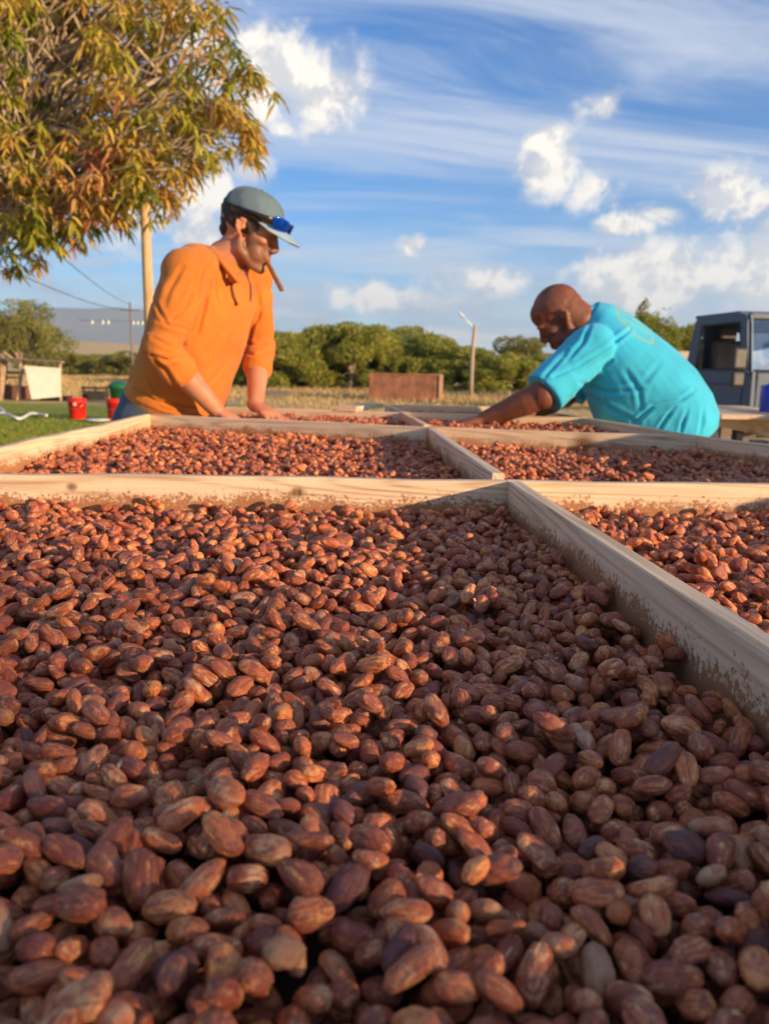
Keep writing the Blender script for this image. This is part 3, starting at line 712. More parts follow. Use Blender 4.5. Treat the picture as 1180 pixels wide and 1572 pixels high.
def put_eyes(H, parent, who):
    for sg in (1, -1):
        bm = bmesh.new(); old = set(); ell(bm, (0.0700, sg*0.031, 0.008), (0.0115, 0.0120, 0.0090), None, 16); H.add(bm, old)
        o = from_bm('eye', bm, M_eye, parent, True)
        bm = bmesh.new(); ell(bm, (0.0785, sg*0.031, 0.003), (0.0038, 0.0062, 0.0055), None, 12); H.add(bm, set())
        from_bm('iris', bm, M_iris, o, True)

# --- worker in the orange hoodie, at the left of the table
man = empty('person', (-0.78, 2.66, 0), 0, 'man in orange hoodie and grey-blue cap leaning his hands on the beans', 'person')
def world_child(o, root): o.location = o.location - root.location; return o
SR, SL = P(289, 414, 2.50), P(384, 420, 2.84)
ER, WR = P(247, 535, 2.38), P(333, 630, 2.47)
EL, WL = P(398, 532, 2.87), P(392, 622, 2.64)
sdv = (SR-SL); sdv.z = 0; sdv.normalize(); fcv = Vector((0, 0, 1)).cross(sdv)*-1
if fcv.x < 0: fcv = -fcv
HL = Head(P(384, 353, 2.66), (0.915, -0.13, -0.40), 0.985)
bm = bmesh.new()
head_shape(bm, HL)
hm = HL.M
caps(bm, [hm@Vector((-0.030, 0, -0.010)), hm@Vector((-0.022, 0, -0.075)), P(345, 398, 2.67), P(334, 425, 2.67)], [0.060, 0.057, 0.062, 0.070], n=20)
loft(bm, [P(332, 405, 2.67), P(325, 450, 2.67), P(305, 520, 2.67), P(282, 590, 2.67), P(262, 640, 2.66), P(256, 680, 2.66)], [0.16, 0.165, 0.155, 0.15, 0.155, 0.16], [0.09, 0.11, 0.105, 0.10, 0.11, 0.11], side=sdv, n=28)
caps(bm, [P(330, 408, 2.67), SR, ER, WR], [0.06, 0.058, 0.040, 0.026]); caps(bm, [P(330, 408, 2.67), SL, EL, WL], [0.06, 0.058, 0.040, 0.026])
def forearm(e, w, r=0.043): loft(bm, [e, e.lerp(w, 0.12), e.lerp(w, 0.3), e.lerp(w, 0.6), e.lerp(w, 0.88), w], [0.034, r*0.97, r, r*0.83, 0.029, 0.026], n=16)
forearm(ER, WR); forearm(EL, WL)
hand(bm, WR, Vector((0.80, 0.45, -0.50)), Vector((0.3, 0.0, 1)), 1 if True else -1, 1.0, 0.22, 0.16)
hand(bm, WL, Vector((0.55, -0.50, -0.28)), Vector((0.05, 0.0, 1)), -1, 1.0, 0.24, 0.20)
hip = P(256, 680, 2.66)
legs = []
for sg in (1, -1):
    a = hip + sdv*0.09*sg; k = Vector((a.x+0.02+0.02*sg, a.y-0.02*sg, 0.47)); an = Vector((k.x-0.05, k.y+0.02, 0.09)); legs.append((a, k, an))
    caps(bm, [a, k, an], [0.085, 0.055, 0.040])
for (a, k, an) in legs: loft(bm, [an+Vector((-0.05, 0, -0.05)), an+Vector((0.05, 0, -0.045)), an+Vector((0.17, -0.02, -0.065))], [0.035, 0.042, 0.035], [0.03, 0.035, 0.018], side=(0, 1, 0))
M_skin1 = skin_mat('tanned_skin', (0.52, 0.235, 0.125), (0.50, 0.185, 0.095), (0.055, 0.03, 0.018), (0.17, 0.085, 0.048))
o = voxel('body', bm, 0.0042, M_skin1, man, 4, head_post(HL, 1.0)); world_child(o, man)
for_eye = empty('tmp'); bpy.data.objects.remove(for_eye)
put_eyes(HL, man, 'l')

# hoodie
M_orange = cloth_mat('orange_sweatshirt', (0.57, 0.175, 0.024))
def topx(co):
    rel = co-np.array(CAM); z = rel@np.array(fw); return np.stack([590+F*(rel@np.array(rt))/z, 786-F*(rel@np.array(up))/z], 1)
def crease(co, no, lines):     # cloth creases: a groove with a raised lip on either side, on the side of the body that is turned this way
    q = topx(co); d = np.zeros(len(co)); face = np.clip(0.25-no[:, 1], 0, 0.5)*2
    for pts, w, dep in lines:
        w = w*0.8; best = np.full(len(co), 1e9); tt = np.zeros(len(co)); n = len(pts)-1
        for i in range(n):
            a_, b_ = np.array(pts[i], float), np.array(pts[i+1], float); ab = b_-a_
            t_ = np.clip(((q-a_)@ab)/(ab@ab), 0, 1); r_ = np.linalg.norm(q-a_-t_[:, None]*ab, axis=1)
            m_ = r_ < best; best = np.where(m_, r_, best); tt = np.where(m_, (i+t_)/n, tt)
        taper = np.clip(np.sin(np.pi*np.clip(tt*0.92+0.04, 0, 1)), 0, 1)**0.5
        d += dep*taper*(-np.exp(-(best/w)**2) + 0.65*np.exp(-((best-1.9*w)/(1.1*w))**2))
    return d*face
HOOD_CREASES = [([(330,384),(309,422),(302,458),(288,491),(283,520)], 3.2, .008), ([(238,462),(246,480),(258,500)], 3.5, .006), ([(300,440),(285,470),(262,492)], 4, .005),
    ([(289,507),(262,500),(243,494)], 3, .006), ([(235,519),(262,532),(284,528)], 3.2, .007), ([(232,545),(258,553),(284,546)], 3.2, .006), ([(320,432),(313,473),(303,512)], 4, .005),
    ([(363,470),(345,509),(314,550)], 5, .005), ([(404,470),(386,505),(379,536)], 3.5, .007), ([(375,526),(392,530),(408,526)], 3, .008), ([(374,541),(392,546),(409,541)], 3, .007),
    ([(232,548),(255,568),(272,594)], 4, .007), ([(206,598),(243,617),(296,629)], 3.4, .009), ([(214,610),(250,626),(290,634)], 3, .006), ([(226,580),(238,600),(246,612)], 3.2, .006),
    ([(340,400),(330,440),(334,470)], 3, .004), ([(378,440),(372,480),(360,520)], 4, .004), ([(280,410),(262,440),(252,470)], 5, .005), ([(300,600),(320,590),(345,560)], 4, .005), ([(395,440),(398,470),(396,500)], 4, .004)]
TEE_CREASES = [([(966,506),(930,535),(890,560),(849,578)], 3.4, .010), ([(938,553),(909,577),(883,604)], 3.2, .008), ([(890,588),(934,603),(988,598)], 4, .006), ([(900,604),(948,632),(980,650)], 4, .007),
    ([(972,650),(1002,623),(1044,614),(1064,600)], 3.6, .010), ([(1008,664),(1020,645),(1034,626)], 3.4, .007), ([(1043,668),(1047,650),(1054,630)], 3.4, .006), ([(1072,668),(1076,650),(1078,626)], 3.4, .005),
    ([(905,500),(895,525),(870,552)], 4, .006), ([(870,540),(850,562),(830,585)], 4, .004), ([(960,570),(980,600),(984,630)], 5, .005), ([(1010,560),(990,585),(955,600)], 5, .004), ([(925,600),(935,625),(960,645)], 3.4, .005)]
def hoodie_post(co, no, me):
    d = crease(co, no, HOOD_CREASES) + 0.0015*wav(co, (22, 18, 30), 0.3) + 0.0008*wav(co, (55, 40, 50), 0.3)
    for e in (ER, EL): d += 0.0035*near(co, e, 0.11)*(fold(co, (8, 10, 62), 0.9, 1.6)-0.35)
    return co + no*d[:, None]
bm = bmesh.new()
loft(bm, [P(341, 392, 2.67), P(337, 400, 2.67), P(331, 418, 2.67), P(322, 452, 2.67), P(306, 505, 2.67), P(290, 555, 2.67), P(276, 598, 2.66), P(268, 622, 2.66), P(264, 640, 2.66)],
     [0.075, 0.112, 0.158, 0.178, 0.178, 0.177, 0.180, 0.186, 0.170], [0.070, 0.090, 0.115, 0.140, 0.150, 0.148, 0.146, 0.150, 0.132], side=sdv, n=36, power=2.25)
for (s_, e, w, kk) in ((SR, ER, WR, 0.33), (SL, EL, WL, 0.36)):
    i = P(330, 425, 2.67); cu = e.lerp(w, kk)
    caps(bm, [i.lerp(s_, 0.75), s_+(e-s_)*0.05, s_.lerp(e, 0.35), s_.lerp(e, 0.8), e, cu], [0.085, 0.080, 0.071, 0.061, 0.060, 0.053], n=18)
    ell(bm, cu, (0.055, 0.055, 0.055))
# soft hood lying behind the neck, and the neckline band
hb = P(322, 398, 2.68)
ell(bm, hb, (0.055, 0.115, 0.035), Matrix.Rotation(-0.5, 3, 'Y'))
o = voxel('hoodie', bm, 0.0055, M_orange, man, 3, hoodie_post); world_child(o, man)
# collar: open V with turned band, dark inside, and a hanging cord
bm = bmesh.new()
cn = [P(324, 388, 2.75), P(322, 382, 2.68), P(326, 384, 2.60), P(338, 396, 2.55), P(350, 412, 2.53), P(358, 430, 2.53), P(366, 426, 2.60), P(368, 410, 2.68), P(356, 392, 2.76), P(338, 384, 2.79), P(324, 388, 2.75)]
loft(bm, cn, [0.010]*len(cn), [0.020]*len(cn), side=(0.3, 0, 1), n=12)
o = from_bm('collar', bm, M_orange, man, True); world_child(o, man)
bpy.context.view_layer.update(); hoodie_ob = [c for c in man.children if c.name.startswith('hoodie')][0]
def on_hoodie(x, y):
    d = ray(x, y).normalized(); hit, loc, n_, i_ = hoodie_ob.ray_cast(CAM, d)
    return (loc - d*0.006) if hit else P(x, y, 2.55)
bm = bmesh.new(); tube(bm, [on_hoodie(357, 432), on_hoodie(356, 443), on_hoodie(359, 456), on_hoodie(364, 468)], [0.004, 0.0042, 0.005, 0.0055])
o = from_bm('neck_cord', bm, cloth_mat('brown_cord', (0.16, 0.06, 0.02)), man, True); world_child(o, man)
M_jean = cloth_mat('blue_denim', (0.055, 0.085, 0.125))
bm = bmesh.new(); ht = P(250, 618, 2.66)
loft(bm, [P(262, 612, 2.66), P(254, 640, 2.66), P(254, 690, 2.66), P(256, 720, 2.66)], [0.165, 0.185, 0.185, 0.15], [0.125, 0.150, 0.150, 0.12], side=sdv, n=28, power=2.3)
for (a, k, an) in legs: caps(bm, [a, a.lerp(k, 0.5), k, an+Vector((0, 0, 0.02))], [0.105, 0.092, 0.076, 0.066], n=16)
def jean_post(co, no, me): return co + no*(0.004*wav(co, (18, 20, 55), 0.4))[:, None]
o = voxel('jeans', bm, 0.008, M_jean, man, 3, jean_post); world_child(o, man)
M_boot = simple('worn_leather', (0.10, 0.06, 0.035), 0.7)
for (a, k, an) in legs:
    bm = bmesh.new(); c = Vector((an.x, an.y, 0))
    loft(bm, [c+Vector((-0.07, 0, 0.05)), c+Vector((0.02, 0, 0.055)), c+Vector((0.12, -0.01, 0.045)), c+Vector((0.21, -0.02, 0.035))], [0.038, 0.045, 0.052, 0.040], [0.05, 0.055, 0.045, 0.032], side=(0, 1, 0), power=3)
    cyl(bm, c+Vector((0, 0, 0.06)), c+Vector((0.0, 0, 0.17)), 0.052, 0.058, 16)
    o = from_bm('boot', bm, M_boot, man, True); world_child(o, man)

# hair under the cap
M_hair = simple('dark_brown_hair', (0.040, 0.022, 0.013), 0.7, scale=60, bump=0.8, bscale=260)
bm = bmesh.new()
ell(bm, (-0.020, 0, 0.036), (0.097, 0.081, 0.080)); ell(bm, (-0.056, 0, 0.008), (0.050, 0.066, 0.055)); ell(bm, (-0.062, 0, -0.022), (0.036, 0.056, 0.036))
for sg in (1, -1): ell(bm, (0.026, sg*0.060, 0.026), (0.022, 0.0080, 0.032)); ell(bm, (0.022, sg*0.0605, -0.004), (0.0075, 0.0050, 0.020))
HL.add(bm, set())
Mi_ = np.array(HL.Mi)
def hair_post(co, no, me):
    L = co@Mi_[:3, :3].T + Mi_[:3, 3]
    d = 0.0010*wav(L, (160, 40, 210), 0.3)+0.001*wav(L, (90, 60, 130), 1.3)
    front = np.clip((L[:, 0]-0.046)/0.01, 0, 1)*np.clip((0.07-L[:, 2])/0.01, 0, 1)
    return co + no*(d-0.030*front)[:, None]
o = voxel('hair', bm, 0.0035, M_hair, man, 2, hair_post); world_child(o, man)

# cap
M_cap = cloth_mat('grey_blue_cotton', (0.26, 0.37, 0.42)); M_capin = cloth_mat('cap_underside', (0.09, 0.12, 0.13))
cc = Vector((-0.006, 0, 0.052)); bm = bmesh.new(); NA, NR = 72, 14; rings = []
for j in range(NR+1):
    ph = (math.pi/2)*(j/NR); ring = []
    for i in range(NA):
        th = 2*math.pi*i/NA; seam = 0.0016*(abs(math.sin(th*3))**0.25-0.85) * math.cos(ph)**0.3
        zz = math.sin(ph); rr = math.cos(ph)**0.86
        x = 0.106*rr*math.cos(th); y = 0.086*rr*math.sin(th); z = 0.083*zz - 0.004
        k = 1+seam/0.09; wr = 0.0012*math.sin(th*9+zz*7)*math.cos(ph)
        # open arch at the back
        lift = 0.026*max(0, 1-abs(th-math.pi)/0.34)**0.6*(1-j/NR)**2 if abs(th-math.pi) < 0.34 else 0
        ring.append(bm.verts.new(cc+Vector((x*k+wr, y*k+wr, z+lift))))
        if j == NR: break
    rings.append(ring)
for j in range(NR):
    for i in range(NA):
        a, b_ = rings[j][i], rings[j][(i+1) % NA]
        if j == NR-1: bm.faces.new((a, b_, rings[NR][0]))
        else: bm.faces.new((a, b_, rings[j+1][(i+1) % NA], rings[j+1][i]))
bmesh.ops.solidify(bm, geom=bm.faces[:], thickness=0.002)
HL.add(bm, set()); cap = from_bm('cap', bm, M_cap, man, True); world_child(cap, man)
bm = bmesh.new(); U, W = 24, 8; grid = []
for iu in range(U+1):
    u = -1+2*iu/U; th = u*R(62); row = []
    for iw in range(W+1):
        w = iw/W; ex = 0.076*math.sqrt(max(0, 1-abs(u)**2.6))
        x0 = 0.108*math.cos(th)*0.985; y0 = 0.088*math.sin(th)*0.985
        x = x0+ex*w; y = y0*(1-0.06*w)
        z = 0.046 - 0.30*ex*w - 2.6*y*y - 0.10*w*ex
        row.append(bm.verts.new((x-0.006, y, z)))
    grid.append(row)
for iu in range(U):
    for iw in range(W): bm.faces.new((grid[iu][iw], grid[iu+1][iw], grid[iu+1][iw+1], grid[iu][iw+1]))
bmesh.ops.remove_doubles(bm, verts=bm.verts[:], dist=1e-5); bmesh.ops.solidify(bm, geom=bm.faces[:], thickness=0.0028); HL.add(bm, set())
o = from_bm('visor', bm, M_cap, cap, True)
bm = bmesh.new(); ell(bm, cc+Vector((0, 0, 0.0800)), (0.007, 0.007, 0.004)); HL.add(bm, set()); from_bm('button', bm, M_cap, cap, True)
bm = bmesh.new(); pts = []
for i in range(9):
    th = math.pi-0.42+0.84*i/8; pts.append(cc+Vector((0.1085*math.cos(th), 0.0885*math.sin(th), 0.0)))
loft(bm, pts, [0.008]*9, [0.0012]*9, side=(0, 0, 1), n=8); HL.add(bm, set()); from_bm('strap', bm, simple('tan_strap', (0.30, 0.17, 0.09), 0.6), cap, True)

# sunglasses worn round the cap
sg_root = empty('sunglasses', HL.M@Vector((0.1, 0, 0.05)), 0, 'black wraparound sunglasses with blue mirror lenses pushed onto the cap', 'sunglasses')
M_blk = simple('black_plastic', (0.012, 0.012, 0.014), 0.3, bump=0)
m_, B, bs = mat('blue_mirror_lens'); bs.inputs['Base Color'].default_value = (0.01, 0.12, 0.75, 1); bs.inputs['Metallic'].default_value = 0.75; bs.inputs['Roughness'].default_value = 0.12; M_lens = m_
bm = bmesh.new()
for sg in (1, -1):
    pts = [Vector((-0.03, sg*0.092, 0.046)), Vector((0.02, sg*0.094, 0.050)), Vector((0.065, sg*0.086, 0.053)), Vector((0.098, sg*0.068, 0.056))]
    loft(bm, pts, [0.005, 0.006, 0.0075, 0.013], [0.0022]*4, side=(0, 0, 1), n=10)
loft(bm, [Vector((0.113, 0.020, 0.064)), Vector((0.120, 0, 0.066)), Vector((0.113, -0.020, 0.064))], [0.004]*3, n=8)
HL.add(bm, set()); o = from_bm('frame', bm, M_blk, sg_root, True); world_child(o, sg_root)
for sg in (1, -1):
    bm = bmesh.new(); pts = []; rr = []
    for i in range(7):
        a = 0.16+0.62*i/6; pts.append(Vector((0.131*math.cos(a)-0.004, sg*0.105*math.sin(a)*1.05, 0.054))); rr.append(0.021*math.sin(math.pi*(0.14+0.72*i/6))**0.35)
    loft(bm, pts, rr, [0.0022]*7, side=(0.12, 0, 1), n=16, power=2.6); HL.add(bm, set())
    o = from_bm('lens', bm, M_lens, sg_root, True); world_child(o, sg_root)
# cigar in his mouth
ca, cb = HL.M@Vector((0.094, -0.010, -0.0685)), P(433, 446, 2.585)
bm = bmesh.new(); d = cb-ca; loft(bm, [ca, ca+d*0.03, ca+d*0.5, ca+d*0.93, ca+d*0.985, cb], [0.0055, 0.0068, 0.0078, 0.0080, 0.0072, 0.005], n=16)
tag(from_bm('cigar', bm, simple('cigar_leaf', (0.26, 0.105, 0.035), 0.75, scale=40, var=0.3), None, True), 'brown cigar hanging from the mouth of the man in the cap', 'cigar')

# --- bald worker in the turquoise t-shirt, at the right
man2 = empty('person', (1.0, 2.85, 0), 0, 'bald man in turquoise t-shirt bending over the table with arms stretched out', 'person')
S1, S2 = P(908, 533, 2.66), P(930, 515, 2.96)
E1, W1 = P(832, 606, 2.58), P(744, 644, 2.64)
E2, W2 = P(866, 606, 2.93), P(785, 644, 2.76)
sd2 = (S1-S2); sd2.z = 0; sd2.normalize()
H2 = Head(P(860, 488, 2.78), (-0.72, 0.10, -0.66), 0.885)
bm = bmesh.new(); head_shape(bm, H2, 1.0, 0.004); hm = H2.M
caps(bm, [hm@Vector((-0.032, 0, 0.0)), hm@Vector((-0.045, 0, -0.055)), P(908, 503, 2.80), P(930, 525, 2.80)], [0.066, 0.064, 0.066, 0.08], n=20)
loft(bm, [P(908, 502, 2.80), P(926, 522, 2.80), P(950, 555, 2.80), P(980, 600, 2.80), P(1008, 645, 2.80), P(1022, 690, 2.80)], [0.14, 0.17, 0.18, 0.18, 0.18, 0.17], [0.06, 0.09, 0.13, 0.16, 0.17, 0.15], side=sd2, n=28)
caps(bm, [P(925, 525, 2.8), S1, E1, W1], [0.07, 0.066, 0.050, 0.030]); caps(bm, [P(925, 525, 2.8), S2, E2, W2], [0.07, 0.066, 0.050, 0.030])
forearm(E1, W1, 0.046); forearm(E2, W2, 0.046)
hand(bm, W1, Vector((-0.90, 0.05, -0.22)), Vector((-0.15, 0, 1)), 1, 1.02, 0.30, 0.16)
hand(bm, W2, Vector((-0.90, -0.10, -0.25)), Vector((-0.15, 0, 1)), -1, 1.02, 0.30, 0.16)
hip = P(1035, 690, 2.82); legs2 = []
for sg in (1, -1):
    a = hip + sd2*0.10*sg; k = Vector((a.x-0.02, a.y, 0.45)); an = Vector((k.x+0.06, k.y+0.02, 0.09)); legs2.append((a, k, an))
    caps(bm, [a, k, an], [0.095, 0.062, 0.045])
    loft(bm, [an+Vector((0.05, 0, -0.05)), an+Vector((-0.05, 0, -0.045)), an+Vector((-0.17, 0.0, -0.065))], [0.035, 0.042, 0.035], [0.03, 0.035, 0.018], side=(0, 1, 0))
M_skin2 = skin_mat('dark_brown_skin', (0.215, 0.080, 0.040), (0.165, 0.052, 0.026), (0.03, 0.015, 0.01), (0.04, 0.02, 0.015))
o = voxel('body', bm, 0.0045, M_skin2, man2, 4, head_post(H2, 0.25, 0.5)); world_child(o, man2)
put_eyes(H2, man2, 'r')
E1c = P(962, 505, 2.76); spn = (P(1005, 560, 2.8)-P(935, 500, 2.8)).normalized()
def emblem(B, O, col):
    q = B.vm('SUBTRACT', O, tuple(E1c))
    u = B.vm('DOT_PRODUCT', q, tuple(spn)); v = B.vm('DOT_PRODUCT', q, tuple(sd2))
    v = B.math('SUBTRACT', v, 0.055)
    rr = B.math('SQRT', B.math('ADD', B.math('MULTIPLY', u, u), B.math('MULTIPLY', B.math('MULTIPLY', v, v), 2.2)))
    ring = B.math('MULTIPLY', B.mapr(rr, 0.066, 0.069), B.mapr(rr, 0.086, 0.083))
    wvy = B.math('SINE', B.math('ADD', B.math('MULTIPLY', v, 150.0), B.math('MULTIPLY', u, 60.0)))
    inn = B.math('MULTIPLY', B.mapr(wvy, 0.1, 0.3), B.mapr(rr, 0.062, 0.058))
    g = B.n('ShaderNodeNewGeometry'); dn = B.vm('DOT_PRODUCT', g.outputs['Normal'], (0.55, 0, 0.83)); fr = B.mapr(dn, -0.1, 0.1)
    k = B.math('MULTIPLY', B.math('MULTIPLY', B.math('MAXIMUM', ring, B.math('MULTIPLY', inn, 0.8)), fr), 0.45)
    return B.mix(k, col, C4((0.30, 0.42, 0.16)))
M_cyan = cloth_mat('turquoise_jersey', (0.045, 0.47, 0.66), emblem=emblem)
def tee_post(co, no, me):
    d = crease(co, no, TEE_CREASES) + 0.0018*wav(co, (18, 14, 24), 0.8) + 0.0008*wav(co, (50, 45, 55), 0.8)
    return co + no*d[:, None]
bm = bmesh.new()
loft(bm, [P(897, 488, 2.80), P(906, 495, 2.80), P(926, 518, 2.80), P(945, 547, 2.80), P(968, 580, 2.80), P(990, 612, 2.80), P(1006, 642, 2.80), P(1014, 664, 2.80), P(1017, 676, 2.80)],
     [0.085, 0.120, 0.175, 0.200, 0.210, 0.212, 0.215, 0.225, 0.215], [0.072, 0.090, 0.118, 0.144, 0.172, 0.192, 0.202, 0.202, 0.190], side=sd2, n=36, power=2.2)
for (s_, e) in ((S1, E1), (S2, E2)):
    h_ = s_.lerp(e, 0.98); i = P(930, 530, 2.8)
    caps(bm, [i.lerp(s_, 0.8), s_, s_.lerp(e, 0.45)], [0.078, 0.078, 0.074], n=18)
    loft(bm, [s_.lerp(e, 0.15), s_.lerp(e, 0.5), s_.lerp(e, 0.75), s_.lerp(e, 0.97)], [0.074, 0.068, 0.066, 0.067], [0.080, 0.077, 0.076, 0.077], side=(0, 1, 0), n=22)
o = voxel('t_shirt', bm, 0.0055, M_cyan, man2, 3, tee_post); world_child(o, man2)
bm = bmesh.new(); nk = P(898, 493, 2.80); ax = (P(935, 512, 2.8)-P(900, 482, 2.8)).normalized(); A = sd2; Bv = ax.cross(A)
pts = [nk + A*0.078*math.cos(t) + Bv*0.068*math.sin(t) for t in [2*math.pi*i/24 for i in range(25)]]
loft(bm, pts, [0.010]*25, [0.005]*25, side=ax, n=8); o = from_bm('neck_band', bm, M_cyan, man2, True); world_child(o, man2)
bm = bmesh.new()
loft(bm, [P(1014, 640, 2.80), P(1022, 670, 2.80), P(1030, 700, 2.80), P(1035, 730, 2.82)], [0.19, 0.195, 0.19, 0.16], [0.17, 0.175, 0.165, 0.14], side=sd2, n=28, power=2.3)
for (a, k, an) in legs2: caps(bm, [a, a.lerp(k, 0.5), k, an+Vector((0, 0, 0.02))], [0.118, 0.105, 0.088, 0.075], n=16)
o = voxel('trousers', bm, 0.008, cloth_mat('dark_work_trousers', (0.045, 0.05, 0.06)), man2, 3, jean_post); world_child(o, man2)
for (a, k, an) in legs2:
    bm = bmesh.new(); c = Vector((an.x, an.y, 0))
    loft(bm, [c+Vector((0.07, 0, 0.05)), c+Vector((-0.02, 0, 0.055)), c+Vector((-0.12, 0.01, 0.045)), c+Vector((-0.21, 0.01, 0.035))], [0.038, 0.045, 0.052, 0.040], [0.05, 0.055, 0.045, 0.032], side=(0, 1, 0), power=3)
    o = from_bm('boot', bm, M_boot, man2, True); world_child(o, man2)
for rt_ in (man, man2):       # eyes were made in world coordinates
    for ch in rt_.children:
        if ch.name.startswith('eye'): ch.location = ch.location - rt_.location

# ------------------------------------------------------------------ unseen objects added beside and behind the view to shade the table
def tray_thing(loc, rz, sx, sy, label, hz=0.089, slats=8):
    t_ = empty('added_shade_tray', loc, rz, label, 'tray', 'added shade trays')  # out-of-view tray, added only as a sun blocker
    for (cx, cy, lx, ly) in ((0, -sy/2, sx, 0.019), (0, sy/2, sx, 0.019), (-sx/2+0.0095, 0, 0.019, sy-0.021), (sx/2-0.0095, 0, 0.019, sy-0.021)):
        bm = bmesh.new(); box(bm, (0, 0, -hz/2), (max(lx, 0.019), max(ly, 0.019), hz), None, 0.001)
        o = from_bm('frame_board', bm, M_woodclean, t_); o.location = (cx, cy, hz)
    bm = bmesh.new(); box(bm, (0, 0, 0.006), (sx-0.045, sy-0.025, 0.008)); from_bm('floor_panel', bm, M_floor, t_)
    return t_
def copy_tree(o, parent=None):
    c = o.copy(); COL.objects.link(c)
    if parent: c.parent = parent; c.matrix_parent_inverse = o.matrix_parent_inverse.copy()
    for ch in o.children: copy_tree(ch, c)
    return c
def trestle(name, cx, cy, sx, sy, h, label):
    t_ = empty(name, (cx, cy, 0), 0, label, 'table')
    bm = bmesh.new(); box(bm, (0, 0, h-0.015), (sx, sy, 0.03), None, 0.002); from_bm('top', bm, M_grey_wood, t_)
    for a in (-1, 1):
        for c in (-1, 1):
            bm = bmesh.new(); box(bm, (a*(sx/2-0.06), c*(sy/2-0.06), (h-0.03)/2), (0.07, 0.07, h-0.03), None, 0.003); from_bm('leg', bm, M_grey_wood, t_)
    return t_
# an unseen leafy hedge added behind the lens throws a broken shade over the near tray: its edge runs through q, along the sun
q = PZ(300, 893, BEAN); TRn = TR.normalized(); nv = Vector((-TRn.y, TRn.x, 0))*-1
if nv.y < 0: nv = -nv
HD = 10.0; c_ = q - TRn*HD - nv*1.9; ang = math.atan2(nv.y, nv.x); HZc = CZ-0.2+HD*math.tan(SUN_EL)
def shade_hedge():
    t_ = empty('added_shade_hedge', (c_.x, c_.y, 0), ang, 'tall loose leafy hedge added out of view to shade the front of the drying table', 'hedge')
    r_ = np.random.default_rng(21); n = 7600; W2, T2_, H2_ = 1.9, 0.35, HZc+1.1
    p = np.stack([r_.uniform(-W2, W2, n), r_.normal(0, T2_*0.6, n), r_.uniform(0.1, H2_, n)], 1); p[:, 0] += np.where(p[:, 0] > W2-0.15, r_.normal(0, 0.03, n), 0)
    a = r_.normal(size=(n, 3)); a /= np.linalg.norm(a, axis=1)[:, None]; c2 = np.cross(a, r_.normal(size=(n, 3))); c2 /= np.linalg.norm(c2, axis=1)[:, None]; s_ = r_.uniform(0.06, 0.11, n)[:, None]
    V = np.stack([p-a*s_*0.6, p+c2*s_*0.3, p+a*s_*0.6, p-c2*s_*0.3], 1).reshape(-1, 3)
    me = bpy.data.meshes.new('crown'); me.from_pydata(V.tolist(), [], np.arange(len(V)).reshape(-1, 4).tolist())
    o = mk('crown', me, simple('added_hedge_leaf', (0.10, 0.14, 0.03), 0.6, bump=0), t_); o['kind'] = 'stuff'
    for k in range(5):
        bm = bmesh.new(); x = -1.6+0.8*k; loft(bm, [(x, 0, 0), (x+0.05, 0.02, 1.4), (x-0.03, 0, H2_-0.4)], [0.05, 0.035, 0.012], n=8); from_bm('stem', bm, M_grey_wood, t_, True)
shade_hedge()
base = tray_thing((0, 0, 0), 0, 1.24, 0.8, 'lower of two unseen trays added for shade, stacked on the bench beside the right rail')
# low bench with two trays, added out of view to shade the right rows
bx0, by0, bx1, by1 = 1.14, 0.72, 1.74, 1.98
trestle('shade_bench', (bx0+bx1)/2, (by0+by1)/2, bx1-bx0, by1-by0, CZ-0.22, 'low wooden bench added unseen beside the right rail to shade the drying table')
zz = CZ-0.22
for i in range(2):
    t_ = base if i == 0 else copy_tree(base); t_.location = ((bx0+bx1)/2, (by0+by1)/2, zz+0.0905*i); t_.rotation_euler.z = math.pi/2
    t_.scale = ((by1-by0)/1.24, (bx1-bx0)/0.8, 1)
    t_['label'] = ('lower', 'upper')[i] + ' of two unseen trays added for shade, stacked on the bench beside the right rail'
# ------------------------------------------------------------------ foliage
def leaf_mat(name, stops, rough=0.5, trans=0.35, rnd=True):
    m_, B, bs = mat(name)
    r_ = B.n('ShaderNodeAttribute', attribute_name='tint').outputs['Fac']
    c = B.ramp(r_, stops); B.set(bs, 'Base Color', c); bs.inputs['Roughness'].default_value = rough; bs.inputs['Specular IOR Level'].default_value = 0.3
    tr = B.n('ShaderNodeBsdfTranslucent', ins={0: c}); mx = B.n('ShaderNodeMixShader', ins={0: trans, 1: bs.outputs[0], 2: tr.outputs[0]})
    o = [n for n in B.nt.nodes if n.type == 'OUTPUT_MATERIAL'][0]; B.nt.links.new(mx.outputs[0], o.inputs[0])
    return m_
M_bark = simple('grey_bark', (0.46, 0.36, 0.26), 0.9, scale=14, var=0.3, bump=0.8, bscale=60)
M_mango = leaf_mat('mango_leaf', [(0.0, (0.08, 0.13, 0.015)), (0.30, (0.24, 0.29, 0.025)), (0.52, (0.48, 0.44, 0.06)), (0.72, (0.74, 0.52, 0.12)), (0.90, (0.68, 0.42, 0.13)), (1.0, (0.50, 0.20, 0.11))], 0.5, 0.4)
